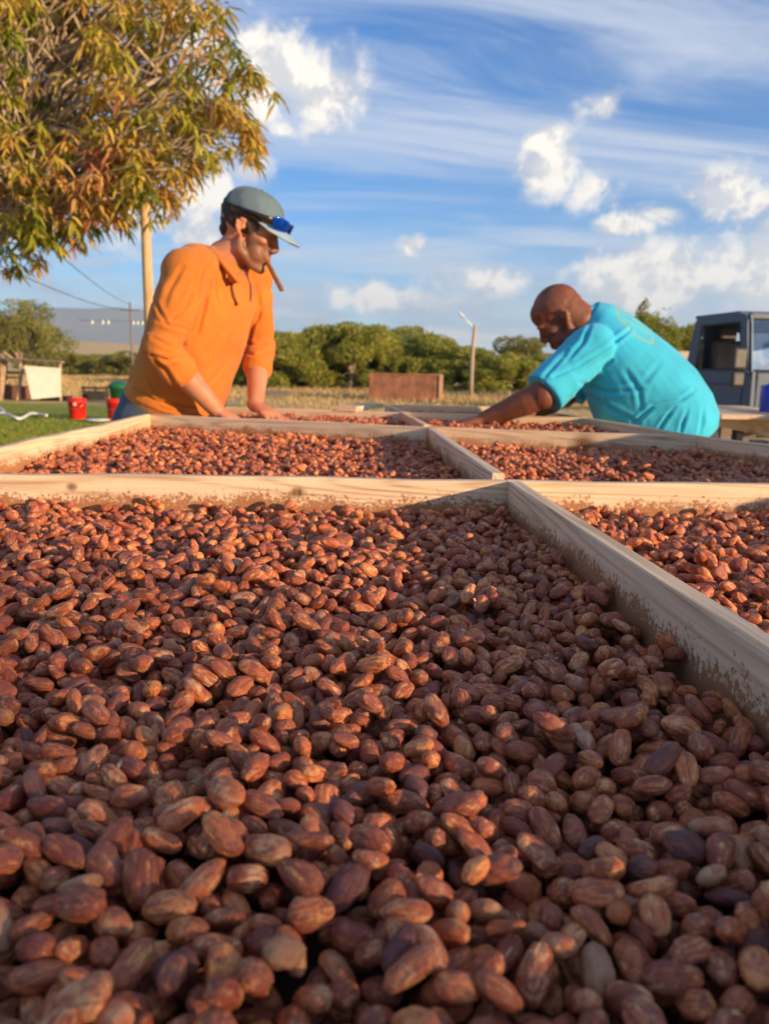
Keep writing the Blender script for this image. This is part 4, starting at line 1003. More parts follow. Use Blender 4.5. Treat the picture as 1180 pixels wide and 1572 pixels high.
def leaf_set(cent, dirs, L, W, nrm, tint, droop=0.35):
    """curved lance-shaped leaves, 4 quads (8 verts kept separate per leaf): returns verts, faces, tint per vertex"""
    n = len(cent); d = dirs/np.linalg.norm(dirs, axis=1)[:, None]; s = np.cross(d, nrm); s /= np.linalg.norm(s, axis=1)[:, None]+1e-9; u = np.cross(s, d)
    ts = [0.0, 0.22, 0.5, 0.78, 1.0]; ws = [0.06, 0.42, 0.5, 0.34, 0.03]
    V = np.zeros((n, 10, 3))
    for k, (t, w) in enumerate(zip(ts, ws)):
        c = cent + d*(t*L)[:, None] - np.array([0, 0, 1.0])*(droop*(t**2)*L)[:, None]
        up_ = u*(0.12*W)[:, None]*np.sin(math.pi*t)
        V[:, 2*k] = c + s*(w*W)[:, None]+up_; V[:, 2*k+1] = c - s*(w*W)[:, None]+up_
    Fq = np.array([[0, 1, 3, 2], [2, 3, 5, 4], [4, 5, 7, 6], [6, 7, 9, 8]])
    Fc = (Fq[None]+(np.arange(n)*10)[:, None, None]).reshape(-1, 4)
    return V.reshape(-1, 3), Fc, np.repeat(tint, 10)
def mesh_np(name, V, Fc, tint=None):
    me = bpy.data.meshes.new(name); me.vertices.add(len(V)); me.vertices.foreach_set('co', V.astype(np.float32).ravel())
    k = Fc.shape[1]; me.loops.add(Fc.size); me.loops.foreach_set('vertex_index', Fc.astype(np.int32).ravel())
    me.polygons.add(len(Fc)); me.polygons.foreach_set('loop_start', np.arange(0, Fc.size, k, dtype=np.int32)); me.polygons.foreach_set('loop_total', np.full(len(Fc), k, np.int32))
    me.update(calc_edges=True)
    if tint is not None:
        a = me.attributes.new('tint', 'FLOAT', 'POINT'); a.data.foreach_set('value', tint.astype(np.float32))
    return me
def branch(bm, a, c, ra, rc, wob=0.1, n=6, rs=None):
    rs = rs or random; L = (c-a).length; pts = []
    for i in range(n+1):
        t = i/n; p = a.lerp(c, t); k = math.sin(math.pi*t)*wob*L
        p += Vector((rs.uniform(-1, 1), rs.uniform(-1, 1), rs.uniform(-1, 1)+0.6))*k*0.5; pts.append(p)
    loft(bm, pts, [ra+(rc-ra)*i/n for i in range(n+1)], n=8); return pts

# --- mango tree, upper left
tree = empty('mango_tree', (-4.7, 8.4, 0), 0, 'large mango tree with drooping green and rust coloured leaves beside the wooden post', 'tree')
rs = random.Random(3)
base_ = Vector((-4.7, 8.4, 0)); fork = Vector((-4.55, 8.3, 1.9))
bm = bmesh.new(); loft(bm, [base_+Vector((0, 0, -0.1)), base_+Vector((0, 0, 0.15)), base_+Vector((0.05, 0, 0.9)), fork, fork+Vector((0.02, 0, 0.4))], [0.34, 0.25, 0.21, 0.20, 0.14], n=14)
o = from_bm('trunk', bm, M_bark, tree, True); world_child(o, tree)
lobes = [((85, 100), 8.3, 205, 150, 1.2), ((250, 120), 8.1, 110, 100, 0.9), ((335, 165), 8.0, 76, 66, 0.55), ((300, 220), 7.9, 95, 50, 0.5), ((190, 305), 7.9, 75, 48, 0.5), ((225, 250), 8.0, 100, 70, 0.6), ((50, 270), 8.1, 135, 98, 0.9), ((110, 320), 8.0, 90, 50, 0.5), ((20, 352), 8.2, 75, 46, 0.6),
         ((-170, 180), 8.4, 200, 210, 1.5), ((40, -100), 8.6, 240, 150, 1.6), ((190, 10), 8.3, 140, 80, 1.0), ((-330, 60), 8.8, 200, 220, 1.5)]
tips = []; bm = bmesh.new()
for (c, Y, rx, ry, ryy) in lobes:
    cw = P(c[0], c[1], Y); sx = rx*Y/F; sz = ry*Y/F
    br = branch(bm, fork + Vector((0, 0, rs.uniform(0, 0.4))), cw, 0.085, 0.035, 0.12, 7, rs)
    n = int(58*sx*sz*ryy/0.5)+40
    for i in range(n):
        v = Vector((rs.gauss(0, 1), rs.gauss(0, 1), rs.gauss(0, 1))).normalized()*rs.uniform(0.35, 1.0)**0.45
        p = cw + Vector((v.x*sx, v.y*ryy, v.z*sz)); p += Vector((1, 0, 1))*0.30*mnoise.noise(p*1.7)
        tips.append((p, v)); 
        if i % 2 == 0:
            a = br[rs.randint(3, 7)]; branch(bm, a, p, 0.019, 0.006, 0.22, 5, rs)
o = from_bm('limb', bm, M_bark, tree, True); o['kind'] = 'stuff'; world_child(o, tree)
cen, dr, LL, WW, nn, tt = [], [], [], [], [], []
for (p, v) in tips:
    k = rs.randint(10, 16); tone = 0.58+0.50*mnoise.noise(p*1.6)+rs.gauss(0, 0.13)
    if rs.random() < 0.07: tone += 0.28
    ax = Vector((v.x*0.5, v.y*0.5, 0.35)).normalized()
    for j in range(k):
        th = 2*math.pi*j/k+rs.uniform(-0.3, 0.3); e = Vector((math.cos(th), math.sin(th), rs.uniform(-0.9, 0.25)))+ax*0.25
        cen.append(p + e*0.012 + Vector((rs.gauss(0, .02), rs.gauss(0, .02), rs.gauss(0, .03)))); dr.append(e); LL.append(rs.uniform(0.08, 0.19)); WW.append(rs.uniform(0.022, 0.040)); nn.append((rs.gauss(0, .3), rs.gauss(0, .3), 1)); tt.append(min(1, max(0, tone+rs.gauss(0, 0.10))))
cen, dr, LL, WW, nn, tt = map(np.array, (cen, dr, LL, WW, nn, tt))
N = len(cen); print('leaves', N)
px_ = 590+F*cen[:, 0]/cen[:, 1]; vis = (px_ > -5) & (px_ < 420) & (cen[:, 2] < CZ+3.8)
sc2 = np.where(vis, LL/cen[:, 1]**2, -1)+np.where(vis, 0.02*(9-cen[:, 1]), 0); top = np.argsort(-sc2)[:300]
msk = np.ones(N, bool); msk[top] = False
V, Fc, tv = leaf_set(cen[msk], dr[msk], LL[msk], WW[msk], nn[msk], tt[msk], 0.55)
me = mesh_np('crown', V, Fc, tv); me.polygons.foreach_set('use_smooth', [True]*len(me.polygons)); crown = mk('crown', me, M_mango, tree); crown['kind'] = 'stuff'; world_child(crown, tree)
for i in top:
    V, Fc, tv = leaf_set((cen[i:i+1]*0), dr[i:i+1], LL[i:i+1], WW[i:i+1], nn[i:i+1], tt[i:i+1], 0.55)
    me = mesh_np('leaf', V, Fc, tv); o = mk('leaf', me, M_mango, tree); o.location = Vector(cen[i]) - tree.location
# --- wooden post under it
def post(name, x0, ytop, ybot, Y, wpx, label, cat, material, square=True, group=None, h=None):
    b0 = P(x0, ybot, Y); tp = P(x0, ytop, Y); w = wpx*Y/F
    bm = bmesh.new(); cx = b0.x
    if square: box(bm, (0, 0, (tp.z)/2-0.05), (w, w, tp.z+0.1), Matrix.Rotation(0.5, 3, 'Z'), w*0.12)
    else: loft(bm, [(0, 0, -0.1), (0, 0, tp.z*0.5), (0.0, 0, tp.z)], [w*0.55, w*0.5, w*0.42], n=14)
    o = from_bm(name, bm, material, None, not square); o.location = (cx, Y, 0)
    return tag(o, label, cat, group)
M_pole = wood_mat('round_timber', (0.60, 0.40, 0.20), (0.30, 0.17, 0.08), dirt=0.0)
def pole_mat():
    m_, B, bs = mat('split_timber'); t = B.n('ShaderNodeTexCoord'); s = B.n('ShaderNodeMapping', ins={0: t.outputs['Object']}); s.inputs['Scale'].default_value = (40, 40, 2.2)
    n = B.noise(s.outputs[0], 1.0, 5, 0.65, 0.3); c = B.ramp(n, [(0.3, (0.34, 0.20, 0.10)), (0.5, (0.58, 0.38, 0.19)), (0.7, (0.66, 0.46, 0.25))])
    B.set(bs, 'Base Color', c); bs.inputs['Roughness'].default_value = 0.85; bp = B.n('ShaderNodeBump', ins={'Strength': 0.8, 'Distance': 0.01, 'Height': n}); B.set(bs, 'Normal', bp.outputs[0]); return m_
post('timber_post', 229, 170, 480, 7.9, 15, 'tall sunlit timber post rising behind the man in orange into the mango leaves', 'post', pole_mat(), False)

# --- far trees: own trunk and ragged crown each
M_kiawe = leaf_mat('kiawe_leaf', [(0.0, (0.12, 0.16, 0.018)), (0.5, (0.27, 0.29, 0.045)), (1.0, (0.52, 0.48, 0.09))], 0.7, 0.45)
M_kiawe2 = leaf_mat('acacia_leaf', [(0.0, (0.13, 0.13, 0.035)), (0.5, (0.25, 0.25, 0.06)), (1.0, (0.38, 0.36, 0.11))], 0.7, 0.45)
trs = np.random.default_rng(11)
def far_tree(x, ybase, ytop, wpx, Y, label, cat='tree', m_=None, dens=1.0, flat=0.0, group=None, name='kiawe_tree', fs=0.15, gap=0.0, low=True):
    hx = 566.5+0.018*(x-590); X = (x-590)*Y/F; zt = CZ+(hx-ytop)*Y/F; w = wpx*Y/F
    root = empty(name, (X, Y, 0), 0, label, cat, group)
    hgt = zt; cl = []
    nb_ = (15 if low else 10) if w > 1.5 else 6
    for i in range(nb_):
        a = 2*math.pi*i/nb_+trs.uniform(-.3, .3); r_ = w*0.5*trs.uniform(0.35, 0.72)
        zz = hgt*(trs.uniform(0.08, 0.84) if low else trs.uniform(0.5, 0.84))
        cl.append((r_*math.cos(a), r_*math.sin(a)*0.8, zz, w*trs.uniform(0.17, 0.27), hgt*trs.uniform(0.12, 0.20)))
    cl.append((0, 0, hgt*0.82, w*0.25, hgt*0.17)); cl.append((w*0.1, 0, hgt*0.6, w*0.3, hgt*0.2))
    bm = bmesh.new(); r2_ = random.Random(int(x*7+Y))
    loft(bm, [Vector((0, 0, -0.1)), Vector((0.05, 0, hgt*0.18)), Vector((0, 0, hgt*0.42))], [hgt*0.035, hgt*0.026, hgt*0.018], n=8)
    for c in cl: branch(bm, Vector((0, 0, hgt*0.25)), Vector(c[:3]), hgt*0.014, hgt*0.004, 0.15, 4, r2_)
    from_bm('trunk', bm, M_bark, root, True)
    Vs = []; tn = []
    for (cx, cy, cz_, rx, rz_) in cl:
        n = int(dens*240*(rx*rx*rz_/(fs**3))**0.5*0.95)+60
        d = trs.normal(size=(n, 3)); d /= np.linalg.norm(d, axis=1)[:, None]; rr = trs.uniform(0.15, 1, n)**0.4
        p = d*rr[:, None]*np.array([rx, rx, rz_]) + np.array([cx, cy, cz_])
        p[:, 2] = np.maximum(p[:, 2], 0.05)
        nz = np.array([mnoise.noise(Vector((q[0]/fs*0.28, q[1]/fs*0.28, q[2]/fs*0.28+X))) for q in p])
        p = p[nz > -0.18+gap]; nz = nz[nz > -0.18+gap]; n = len(p)
        if n == 0: continue
        a = trs.normal(size=(n, 3)); a /= np.linalg.norm(a, axis=1)[:, None]; c_2 = np.cross(a, trs.normal(size=(n, 3))); c_2 /= np.linalg.norm(c_2, axis=1)[:, None]
        s_ = fs*trs.uniform(0.45, 1.0, n)*0.8
        Vq = np.stack([p-a*s_[:, None]*0.5, p+c_2*s_[:, None]*0.28, p+a*s_[:, None]*0.5, p-c_2*s_[:, None]*0.28], 1)
        Vs.append(Vq.reshape(-1, 3)); tn.append(np.repeat(np.clip(0.5+nz*0.8+trs.normal(0, 0.13, n), 0, 1), 4))
    V = np.concatenate(Vs); me = mesh_np('crown', V, np.arange(len(V)).reshape(-1, 4), np.concatenate(tn)); o = mk('crown', me, m_ or M_kiawe, root); o['kind'] = 'stuff'
    return root
hedge = [(402,506,90,38,'at the left end of the row, just behind the orange sleeve'),(440,512,80,36,'short of the middle, beside the orange sleeve'),(488,508,90,40,'between the orange sleeve and the tall feathery one'),(535,497,80,37,'with the feathery highest crown of the row'),(585,508,80,39,'directly behind the left end of the rusty bin'),
         (625,503,85,41,'with a rounded crown above the rusty bin'),(668,520,85,38,'behind the right corner of the rusty bin'),(712,532,80,37,'behind the lamp post'),(752,540,80,36,'between the lamp post and the bald head'),(800,548,70,38,'low and nearest the outstretched dark arm'),(350,512,90,42,'hidden mostly behind the orange hoodie'),(870,545,90,40,'hidden mostly behind the turquoise shirt')]
for (x, yt, w, Y, lb) in hedge:
    far_tree(x, 606, yt, w*1.75, Y, 'bushy green kiawe tree '+lb, group='green trees along the far side of the field', dens=1.25, fs=0.20)
far_tree(790, 590, 517, 92, 46, 'taller pale olive tree standing alone left of the bald head', m_=M_kiawe2, dens=0.9, gap=0.05, fs=0.2, low=False)
far_tree(36, 600, 463, 150, 34, 'broad flat-topped tree at the left edge above the lean-to shelter', m_=M_kiawe2, dens=0.9, gap=0.03, fs=0.17, low=False, name='acacia_tree')
far_tree(-60, 600, 470, 150, 36, 'flat-topped tree just past the left edge of the shelter', m_=M_kiawe2, dens=0.9, fs=0.17, name='acacia_tree')
for (x, yt, w, Y, lb) in ((105,540,75,62,'left of the utility pole, nearest the flat-topped tree'),(150,545,70,66,'under the white bulbs'),(200,540,70,60,'behind the foot of the utility pole'),(60,538,80,58,'below the flat-topped tree')):
    far_tree(x, 560, yt, w*1.2, Y, 'low dusty green bush on the slope '+lb, 'bush', M_kiawe2, 0.9, fs=0.3, group='bushes at the foot of the slope', name='dusty_bush')
far_tree(1000, 600, 476, 85, 27, 'dark green tree rising behind the back of the turquoise shirt', m_=M_kiawe, fs=0.16, low=True)
far_tree(972, 600, 462, 40, 30, 'thin feathery olive crown above the shoulder of the turquoise shirt', m_=M_kiawe2, dens=0.6, gap=0.08, fs=0.15, low=False)
far_tree(1050, 600, 498, 80, 29, 'dark green tree directly behind the truck cab', m_=M_kiawe, fs=0.16)
# small conifer whose tip shows above the cab
cf = empty('conifer', ((1172-590)*60/F, 60, 0), 0, 'tiny tiered conifer tip showing above the truck cab', 'tree')
hx = 577; zt = CZ+(hx-458)*60/F; bm = bmesh.new(); loft(bm, [(0, 0, 0), (0, 0, zt)], [0.16, 0.03], n=8); from_bm('trunk', bm, M_bark, cf)
Vs = []; 
for k in range(26):
    z = zt*(0.55+0.45*k/26); rr = 0.75*(1-k/27)+0.1
    for j in range(9):
        a = trs.uniform(0, 6.28); e = np.array([math.cos(a), math.sin(a), -0.1]); s_ = np.array([-math.sin(a), math.cos(a), 0])*0.09
        p0 = np.array([0, 0, z]); Vs.append(np.array([p0-s_, p0+e*rr-s_*0.3, p0+e*rr+s_*0.3, p0+s_+np.array([0, 0, 0.08])]))
V = np.concatenate(Vs); o = mk('crown', mesh_np('crown', V, np.arange(len(V)).reshape(-1, 4), np.full(len(V), 0.2)), M_kiawe, cf); o['kind'] = 'stuff'

# --- grass
gr = np.random.default_rng(5); n = 110000
Yg = 3.0+ (gr.random(n)**1.5)*19; Xg = -0.50*Yg*gr.uniform(0.45, 1.25, n)
Xg = np.where(gr.random(n) < 0.12, gr.uniform(-0.4, 0.1, n)*Yg, Xg)
keep = (Xg < -0.6); Xg, Yg = Xg[keep], Yg[keep]; n = len(Xg)
h_ = gr.uniform(0.02, 0.055, n)*np.clip(Yg/8, 0.9, 1.8); a = gr.uniform(0, 6.28, n); w_ = 0.0035*np.clip(Yg/4, 1, 4)
tx = np.stack([np.cos(a), np.sin(a), np.zeros(n)], 1)*w_[:, None]; ln = np.stack([gr.normal(0, .5, n), gr.normal(0, .5, n), np.ones(n)], 1)*h_[:, None]
p = np.stack([Xg, Yg, np.full(n, -0.04)], 1); p[:, 2] += np.where(Yg > 10, -0.02, 0.04)
V = np.stack([p-tx, p+tx, p+ln], 1).reshape(-1, 3)
me = mesh_np('grass', V, np.arange(len(V)).reshape(-1, 3), np.repeat(np.clip(gr.normal(0.45, 0.22, n), 0, 1), 3))
M_grass = leaf_mat('grass_blade', [(0.0, (0.12, 0.18, 0.015)), (0.5, (0.28, 0.34, 0.035)), (0.8, (0.46, 0.42, 0.10)), (1.0, (0.62, 0.46, 0.18))], 0.6, 0.4)
tag(mk('grass', me, M_grass), 'short green lawn with dry tips left of the drying table', 'grass', None, 'stuff')
n = 120000; Yd = 5+gr.random(n)**1.5*62; Xd = Yd*gr.uniform(-0.6, 0.6, n); kk_ = (Yd > 23) | (Xd > -0.19*Yd); Yd, Xd = Yd[kk_], Xd[kk_]; n = len(Yd); h_ = gr.uniform(0.3, 1.0, n)*np.clip((Yd-4)/26, 0.22, 1)*0.30; a = gr.uniform(0, 6.28, n)
tx = np.stack([np.cos(a), np.sin(a), np.zeros(n)], 1)*np.clip(Yd/900, 0.01, 0.035)[:, None]; ln = np.stack([gr.normal(0, .4, n), gr.normal(0, .4, n), np.ones(n)], 1)*h_[:, None]
p = np.stack([Xd, Yd, np.full(n, -0.05)], 1); V = np.stack([p-tx, p+tx, p+ln], 1).reshape(-1, 3)
me = mesh_np('dry_grass', V, np.arange(len(V)).reshape(-1, 3), np.repeat(np.clip(gr.normal(0.5, 0.2, n), 0, 1), 3))
tag(mk('dry_grass', me, leaf_mat('straw', [(0.0, (0.36, 0.24, 0.09)), (0.5, (0.56, 0.40, 0.17)), (1.0, (0.68, 0.52, 0.25))], 0.8, 0.3)), 'dry golden grass covering the field beyond the table', 'grass', None, 'stuff')
# ------------------------------------------------------------------ truck at the right edge
def paint(name, c, rough=0.35, var=0.1):
    m_, B, bs = mat(name); t = B.n('ShaderNodeTexCoord'); n = B.noise(t.outputs['Object'], 6.0, 5, 0.6); n2 = B.noise(t.outputs['Object'], 60.0, 4, 0.7)
    col = B.ramp(n, [(0.3, tuple(x*(1-var) for x in c)), (0.7, tuple(x*(1+var) for x in c))])
    col = B.mix(B.mapr(n2, 0.55, 0.75, 0.0, 0.25), col, C4((0.22, 0.18, 0.14)))
    B.set(bs, 'Base Color', col); B.set(bs, 'Roughness', B.mapr(n2, 0.3, 0.7, rough, min(1, rough+0.3))); return m_
M_truck = paint('grey_blue_paint', (0.052, 0.085, 0.135)); M_dark = simple('dark_interior', (0.018, 0.018, 0.02), 0.8); M_rub = simple('black_rubber', (0.02, 0.02, 0.02), 0.75)
M_seat = simple('brown_seat_vinyl', (0.06, 0.045, 0.045), 0.6); M_chrome = simple('dull_steel', (0.55, 0.55, 0.53), 0.3, 1.0, bump=0)
m_, B, bs = mat('window_glass'); bs.inputs['Base Color'].default_value = (0.9, 0.95, 0.97, 1); bs.inputs['Roughness'].default_value = 0.02
bs.inputs['Transmission Weight'].default_value = 1.0; bs.inputs['IOR'].default_value = 1.45; M_glass = m_
org = P(1141, 560, 9.9); e1 = Vector((0.146, -0.989, 0)).normalized()
truck = empty('truck', (org.x, org.y, 0), math.atan2(e1.y, e1.x), 'grey-blue flatbed truck with boxy cab and open window at the right edge', 'truck')
def tp(name, bm, m_, parent=None, smooth=False): return from_bm(name, bm, m_, parent or truck, smooth)
ZR = 1.83; ZS = 1.10; W_ = 1.62; LC = 1.42      # roof, sill, width, cab length
bm = bmesh.new()
# near side skin (y = 0): lower panel, pillars, header; local x forward, y to the truck's left
def slab(bm, pts, y0, y1):     # polygon in x-z between two y
    A = [bm.verts.new((x, y0, z)) for x, z in pts]; Bq = [bm.verts.new((x, y1, z)) for x, z in pts]; n = len(pts)
    bm.faces.new(A); bm.faces.new(Bq[::-1])
    for i in range(n): bm.faces.new((A[i], A[(i+1) % n], Bq[(i+1) % n], Bq[i]))
fx = 0.10                                         # windscreen rakes forward towards its foot
for (ya, yb) in ((0, 0.05), (W_-0.05, W_)):
    slab(bm, [(-LC, 0.45), (-0.02, 0.45), (0.22, 0.45), (0.20, ZS-0.02), (fx, ZS), (-LC+0.02, ZS)], ya, yb)
    slab(bm, [(-LC+0.02, ZS), (-LC+0.27, ZS), (-LC+0.36, ZR-0.12), (-LC+0.16, ZR-0.12)], ya+0.001, yb-0.001)
    slab(bm, [(-0.06, ZS), (fx, ZS), (-0.04, ZR-0.10), (-0.17, ZR-0.12)], ya+0.001, yb-0.001)
    slab(bm, [(-LC+0.16, ZR-0.12), (-0.17, ZR-0.12), (-0.04, ZR-0.10), (-0.06, ZR-0.03), (-0.30, ZR), (-LC+0.30, ZR-0.01), (-LC+0.18, ZR-0.06)], ya, yb)
box(bm, (-LC/2-0.08, W_/2, ZR-0.005), (LC-0.36, W_-0.06, 0.05), None, 0.02)
box(bm, (-0.09, W_/2, ZR-0.06), (0.14, W_-0.1, 0.09), None, 0.015)
box(bm, (-LC+0.05, W_/2, 0.80), (0.05, W_-0.1, 0.9)); 
for yy in (0.25, W_-0.25): box(bm, (-LC+0.16, yy, 1.45), (0.04, 0.4, 0.58))
box(bm, (-LC+0.16, W_/2, ZR-0.12), (0.05, W_-0.12, 0.16)); box(bm, (0.17, W_/2, 0.76), (0.10, W_-0.1, 0.64), None, 0.02)
box(bm, (-0.3, W_/2, 0.46), (1.2, W_-0.12, 0.04))
bmesh.ops.recalc_face_normals(bm, faces=bm.faces[:])
tp('cab', bm, M_truck)
bm = bmesh.new(); slab(bm, [(-LC+0.12, 0.50), (-0.03, 0.50), (0.02, 0.75), (0.02, ZS-0.03), (-LC+0.14, ZS-0.03)], -0.012, -0.002); bmesh.ops.recalc_face_normals(bm, faces=bm.faces[:])
dr_ = tp('door', bm, M_truck)
bm = bmesh.new(); box(bm, (-LC/2-0.05, -0.016, 0.92), (LC-0.30, 0.008, 0.012)); box(bm, (-LC/2-0.05, -0.016, 0.64), (LC-0.30, 0.008, 0.012)); tp('trim', bm, M_rub, dr_)
bm = bmesh.new(); box(bm, (-LC+0.32, -0.024, 0.99), (0.15, 0.02, 0.035), None, 0.006); tp('handle', bm, M_rub, dr_)
# rubber round the side window
bm = bmesh.new(); tube(bm, [(-LC+0.29, -0.003, ZS+0.01), (-LC+0.37, -0.003, ZR-0.135), (-0.18, -0.003, ZR-0.13), (-0.05, -0.003, ZS+0.01), (-LC+0.29, -0.003, ZS+0.01)], 0.012); tp('window_seal', bm, M_rub)
bm = bmesh.new(); slab(bm, [(-LC+0.30, ZS+0.01), (-LC+0.42, ZS+0.01), (-LC+0.44, ZS+0.36), (-LC+0.34, ZS+0.36)], 0.015, 0.020); bmesh.ops.recalc_face_normals(bm, faces=bm.faces[:]); tp('side_glass', bm, M_glass)
bm = bmesh.new(); vs = [bm.verts.new(v) for v in ((fx+0.015, 0.05, ZS+0.01), (fx+0.015, W_-0.05, ZS+0.01), (-0.035, W_-0.07, ZR-0.10), (-0.035, 0.07, ZR-0.10))]; bm.faces.new(vs)
bmesh.ops.solidify(bm, geom=bm.faces[:], thickness=0.006); tp('windscreen', bm, M_glass)
bm = bmesh.new(); tube(bm, [(fx+0.02, 0.04, ZS), (fx+0.02, W_-0.04, ZS), (-0.03, W_-0.06, ZR-0.09), (-0.03, 0.06, ZR-0.09), (fx+0.02, 0.04, ZS)], 0.014); tp('windscreen_seal', bm, M_rub)
bm = bmesh.new(); tube(bm, [(fx+0.055, 0.02, ZS-0.02), (0.01, 0.045, ZR-0.11), (-0.04, 0.05, ZR-0.04)], 0.010); tp('pillar_trim', bm, simple('pale_rub_strip', (0.35, 0.45, 0.50), 0.4, bump=0))
for yy in (0.40, 1.20):
    bm = bmesh.new(); box(bm, (-0.78, yy, 0.80), (0.5, 0.5, 0.14), None, 0.04); box(bm, (-1.02, yy, 1.18), (0.14, 0.48, 0.66), Matrix.Rotation(-0.12, 3, 'Y'), 0.05); box(bm, (-1.07, yy, 1.60), (0.09, 0.26, 0.20), None, 0.04)
    tp('seat', bm, M_seat)
bm = bmesh.new(); box(bm, (-0.02, W_/2, 1.03), (0.26, W_-0.14, 0.16), None, 0.03); tp('dashboard', bm, M_dark)
bm = bmesh.new(); pts = [Vector((-0.28, 1.18, 1.14)) + Matrix.Rotation(-0.6, 3, 'Y')@Vector((0.19*math.cos(t), 0.19*math.sin(t), 0)) for t in [2*math.pi*i/20 for i in range(21)]]; tube(bm, pts, 0.013); tp('steering_wheel', bm, M_dark)
# mirrors on their arm
mr = bmesh.new(); box(mr, (0.20, -0.20, 1.24), (0.07, 0.21, 0.26), Matrix.Rotation(0.25, 3, 'Z'), 0.03); mo = tp('mirror', mr, simple('olive_black_plastic', (0.035, 0.034, 0.026), 0.5))
mr = bmesh.new(); box(mr, (0.20, -0.20, 0.99), (0.07, 0.19, 0.18), Matrix.Rotation(0.25, 3, 'Z'), 0.03); tp('mirror', mr, bpy.data.materials['olive_black_plastic'])
mr = bmesh.new(); tube(mr, [(0.19, -0.17, 1.13), (0.17, -0.06, 1.08), (0.15, 0.03, 1.04)], 0.011); tube(mr, [(0.20, -0.2, 1.4), (0.2, -0.2, 0.9)], 0.009); tp('mirror_arm', mr, M_rub)
bm = bmesh.new(); ell(bm, (0.17, 0.035, 1.04), (0.03, 0.03, 0.03)); tp('mirror_joint', bm, M_chrome, None, True)
bm = bmesh.new(); tube(bm, [(0.135, 0.35, ZS+0.02), (0.08, 0.62, ZS+0.30), (0.075, 0.75, ZS+0.34)], 0.007); tp('wiper', bm, M_rub)
# front: panel, bumper, lamps
bm = bmesh.new(); box(bm, (0.24, W_/2, 0.78), (0.03, W_-0.3, 0.30), None, 0.01); tp('grille', bm, M_dark)
bm = bmesh.new(); box(bm, (0.25, W_/2, 0.36), (0.14, W_, 0.17), None, 0.03); tp('bumper', bm, M_rub)
bm = bmesh.new(); box(bm, (0.235, 0.10, 0.42+0.03), (0.05, 0.19, 0.09), None, 0.01); q_ = tp('turn_signal', bm, simple('amber_lens', (0.75, 0.14, 0.01), 0.2, bump=0))
for yy in (0.32, W_-0.32):
    bm = bmesh.new(); box(bm, (0.245, yy, 0.47), (0.05, 0.20, 0.10), None, 0.01); tp('headlight', bm, simple('lamp_glass', (0.85, 0.86, 0.84), 0.1, bump=0))
bm = bmesh.new(); box(bm, (-2.75, W_/2, 0.52), (2.6, W_+0.02, 0.06)); box(bm, (-2.75, 0.0, 0.68), (2.6, 0.03, 0.26)); box(bm, (-2.75, W_, 0.68), (2.6, 0.03, 0.26)); box(bm, (-4.05, W_/2, 0.68), (0.03, W_, 0.26)); tp('flatbed', bm, M_truck)
bm = bmesh.new(); box(bm, (-1.9, W_/2, 0.38), (4.2, 0.7, 0.14)); tp('chassis', bm, M_dark)
for (xx, yy) in ((-0.35, 0.10), (-0.35, W_-0.10), (-3.2, 0.10), (-3.2, W_-0.10)):
    bm = bmesh.new(); M_ = Matrix.Translation((xx, yy, 0.27)) @ Matrix.Rotation(math.pi/2, 4, 'X'); lathe(bm, [(0.14, -0.07), (0.24, -0.085), (0.27, -0.06), (0.275, 0.0), (0.27, 0.06), (0.24, 0.085), (0.14, 0.07)], 28, M_); w_o = tp('wheel', bm, M_rub, None, True)
    bm = bmesh.new(); lathe(bm, [(0.0, -0.05), (0.08, -0.06), (0.145, -0.068), (0.145, 0.068), (0.0, 0.05)], 20, M_); tp('rim', bm, M_chrome, w_o, True)

# ------------------------------------------------------------------ second table behind him, with its blue can
q0 = PZ(1096, 640, CZ-0.20); zt2 = CZ-0.170
def T2(x, y): return PZ(x, y, zt2)
tbl2 = empty('side_table', (2.35, 3.9, 0), 0, 'second tray table of bare pale boards between the turquoise shirt and the truck', 'table')
f1 = T2(1090, 623.5); f2 = T2(1240, 643); bk = f1 + Vector((0.12, 0.55, 0))
def t2b(a, c, **k):
    o = board('frame_board', a, c, parent=None, h=0.10, **k); o.parent = tbl2; o.location = o.location - tbl2.location
t2b(f1, f2, material=M_woodclean); t2b(f1+Vector((0.0, 0.02, 0)), bk, side=-1, material=M_woodclean); t2b(bk+Vector((0, 0.02, 0)), bk+(f2-f1), material=M_woodclean)
bm = bmesh.new(); box(bm, (0, 0, 0), ((f2-f1).length*0.96, 0.50, 0.02)); o = from_bm('floor_panel', bm, M_woodclean, tbl2); o.location = (f1+f2)/2 + Vector((0.05, 0.31, -0.016)) - tbl2.location; o.rotation_euler = (0, 0, math.atan2((f2-f1).y, (f2-f1).x))
for (p_, dx, dy) in ((f1, 0.12, 0.08), (f2, -0.12, 0.14), (bk, 0.12, -0.03), (bk+(f2-f1), -0.12, -0.03)):
    bm = bmesh.new(); box(bm, (0, 0, (zt2-0.1)/2), (0.06, 0.06, zt2-0.1), None, 0.003); o = from_bm('leg', bm, M_grey_wood, tbl2); o.location = Vector((p_.x+dx, p_.y+dy, 0)) - tbl2.location
bm = bmesh.new(); qb = f1.lerp(f2, 0.81)+Vector((0.10, 0.30, 0)); 
prof = [(0.0, 0), (0.10, 0), (0.105, 0.01), (0.105, 0.20), (0.085, 0.235), (0.035, 0.25), (0.035, 0.275), (0.0, 0.275)]
lathe(bm, [(r_*0.6, z*0.55) for r_, z in prof], 24); tube(bm, [(-0.035, 0, 0.125), (-0.03, 0, 0.16), (0.012, 0, 0.165), (0.025, 0, 0.14)], 0.006)
M_blue = simple('blue_plastic', (0.012, 0.045, 0.45), 0.4, bump=0)
o = tag(from_bm('water_can', bm, M_blue, None, True), 'blue plastic can standing on the side table in front of the truck', 'can'); o.location = (qb.x, qb.y, zt2-0.005)

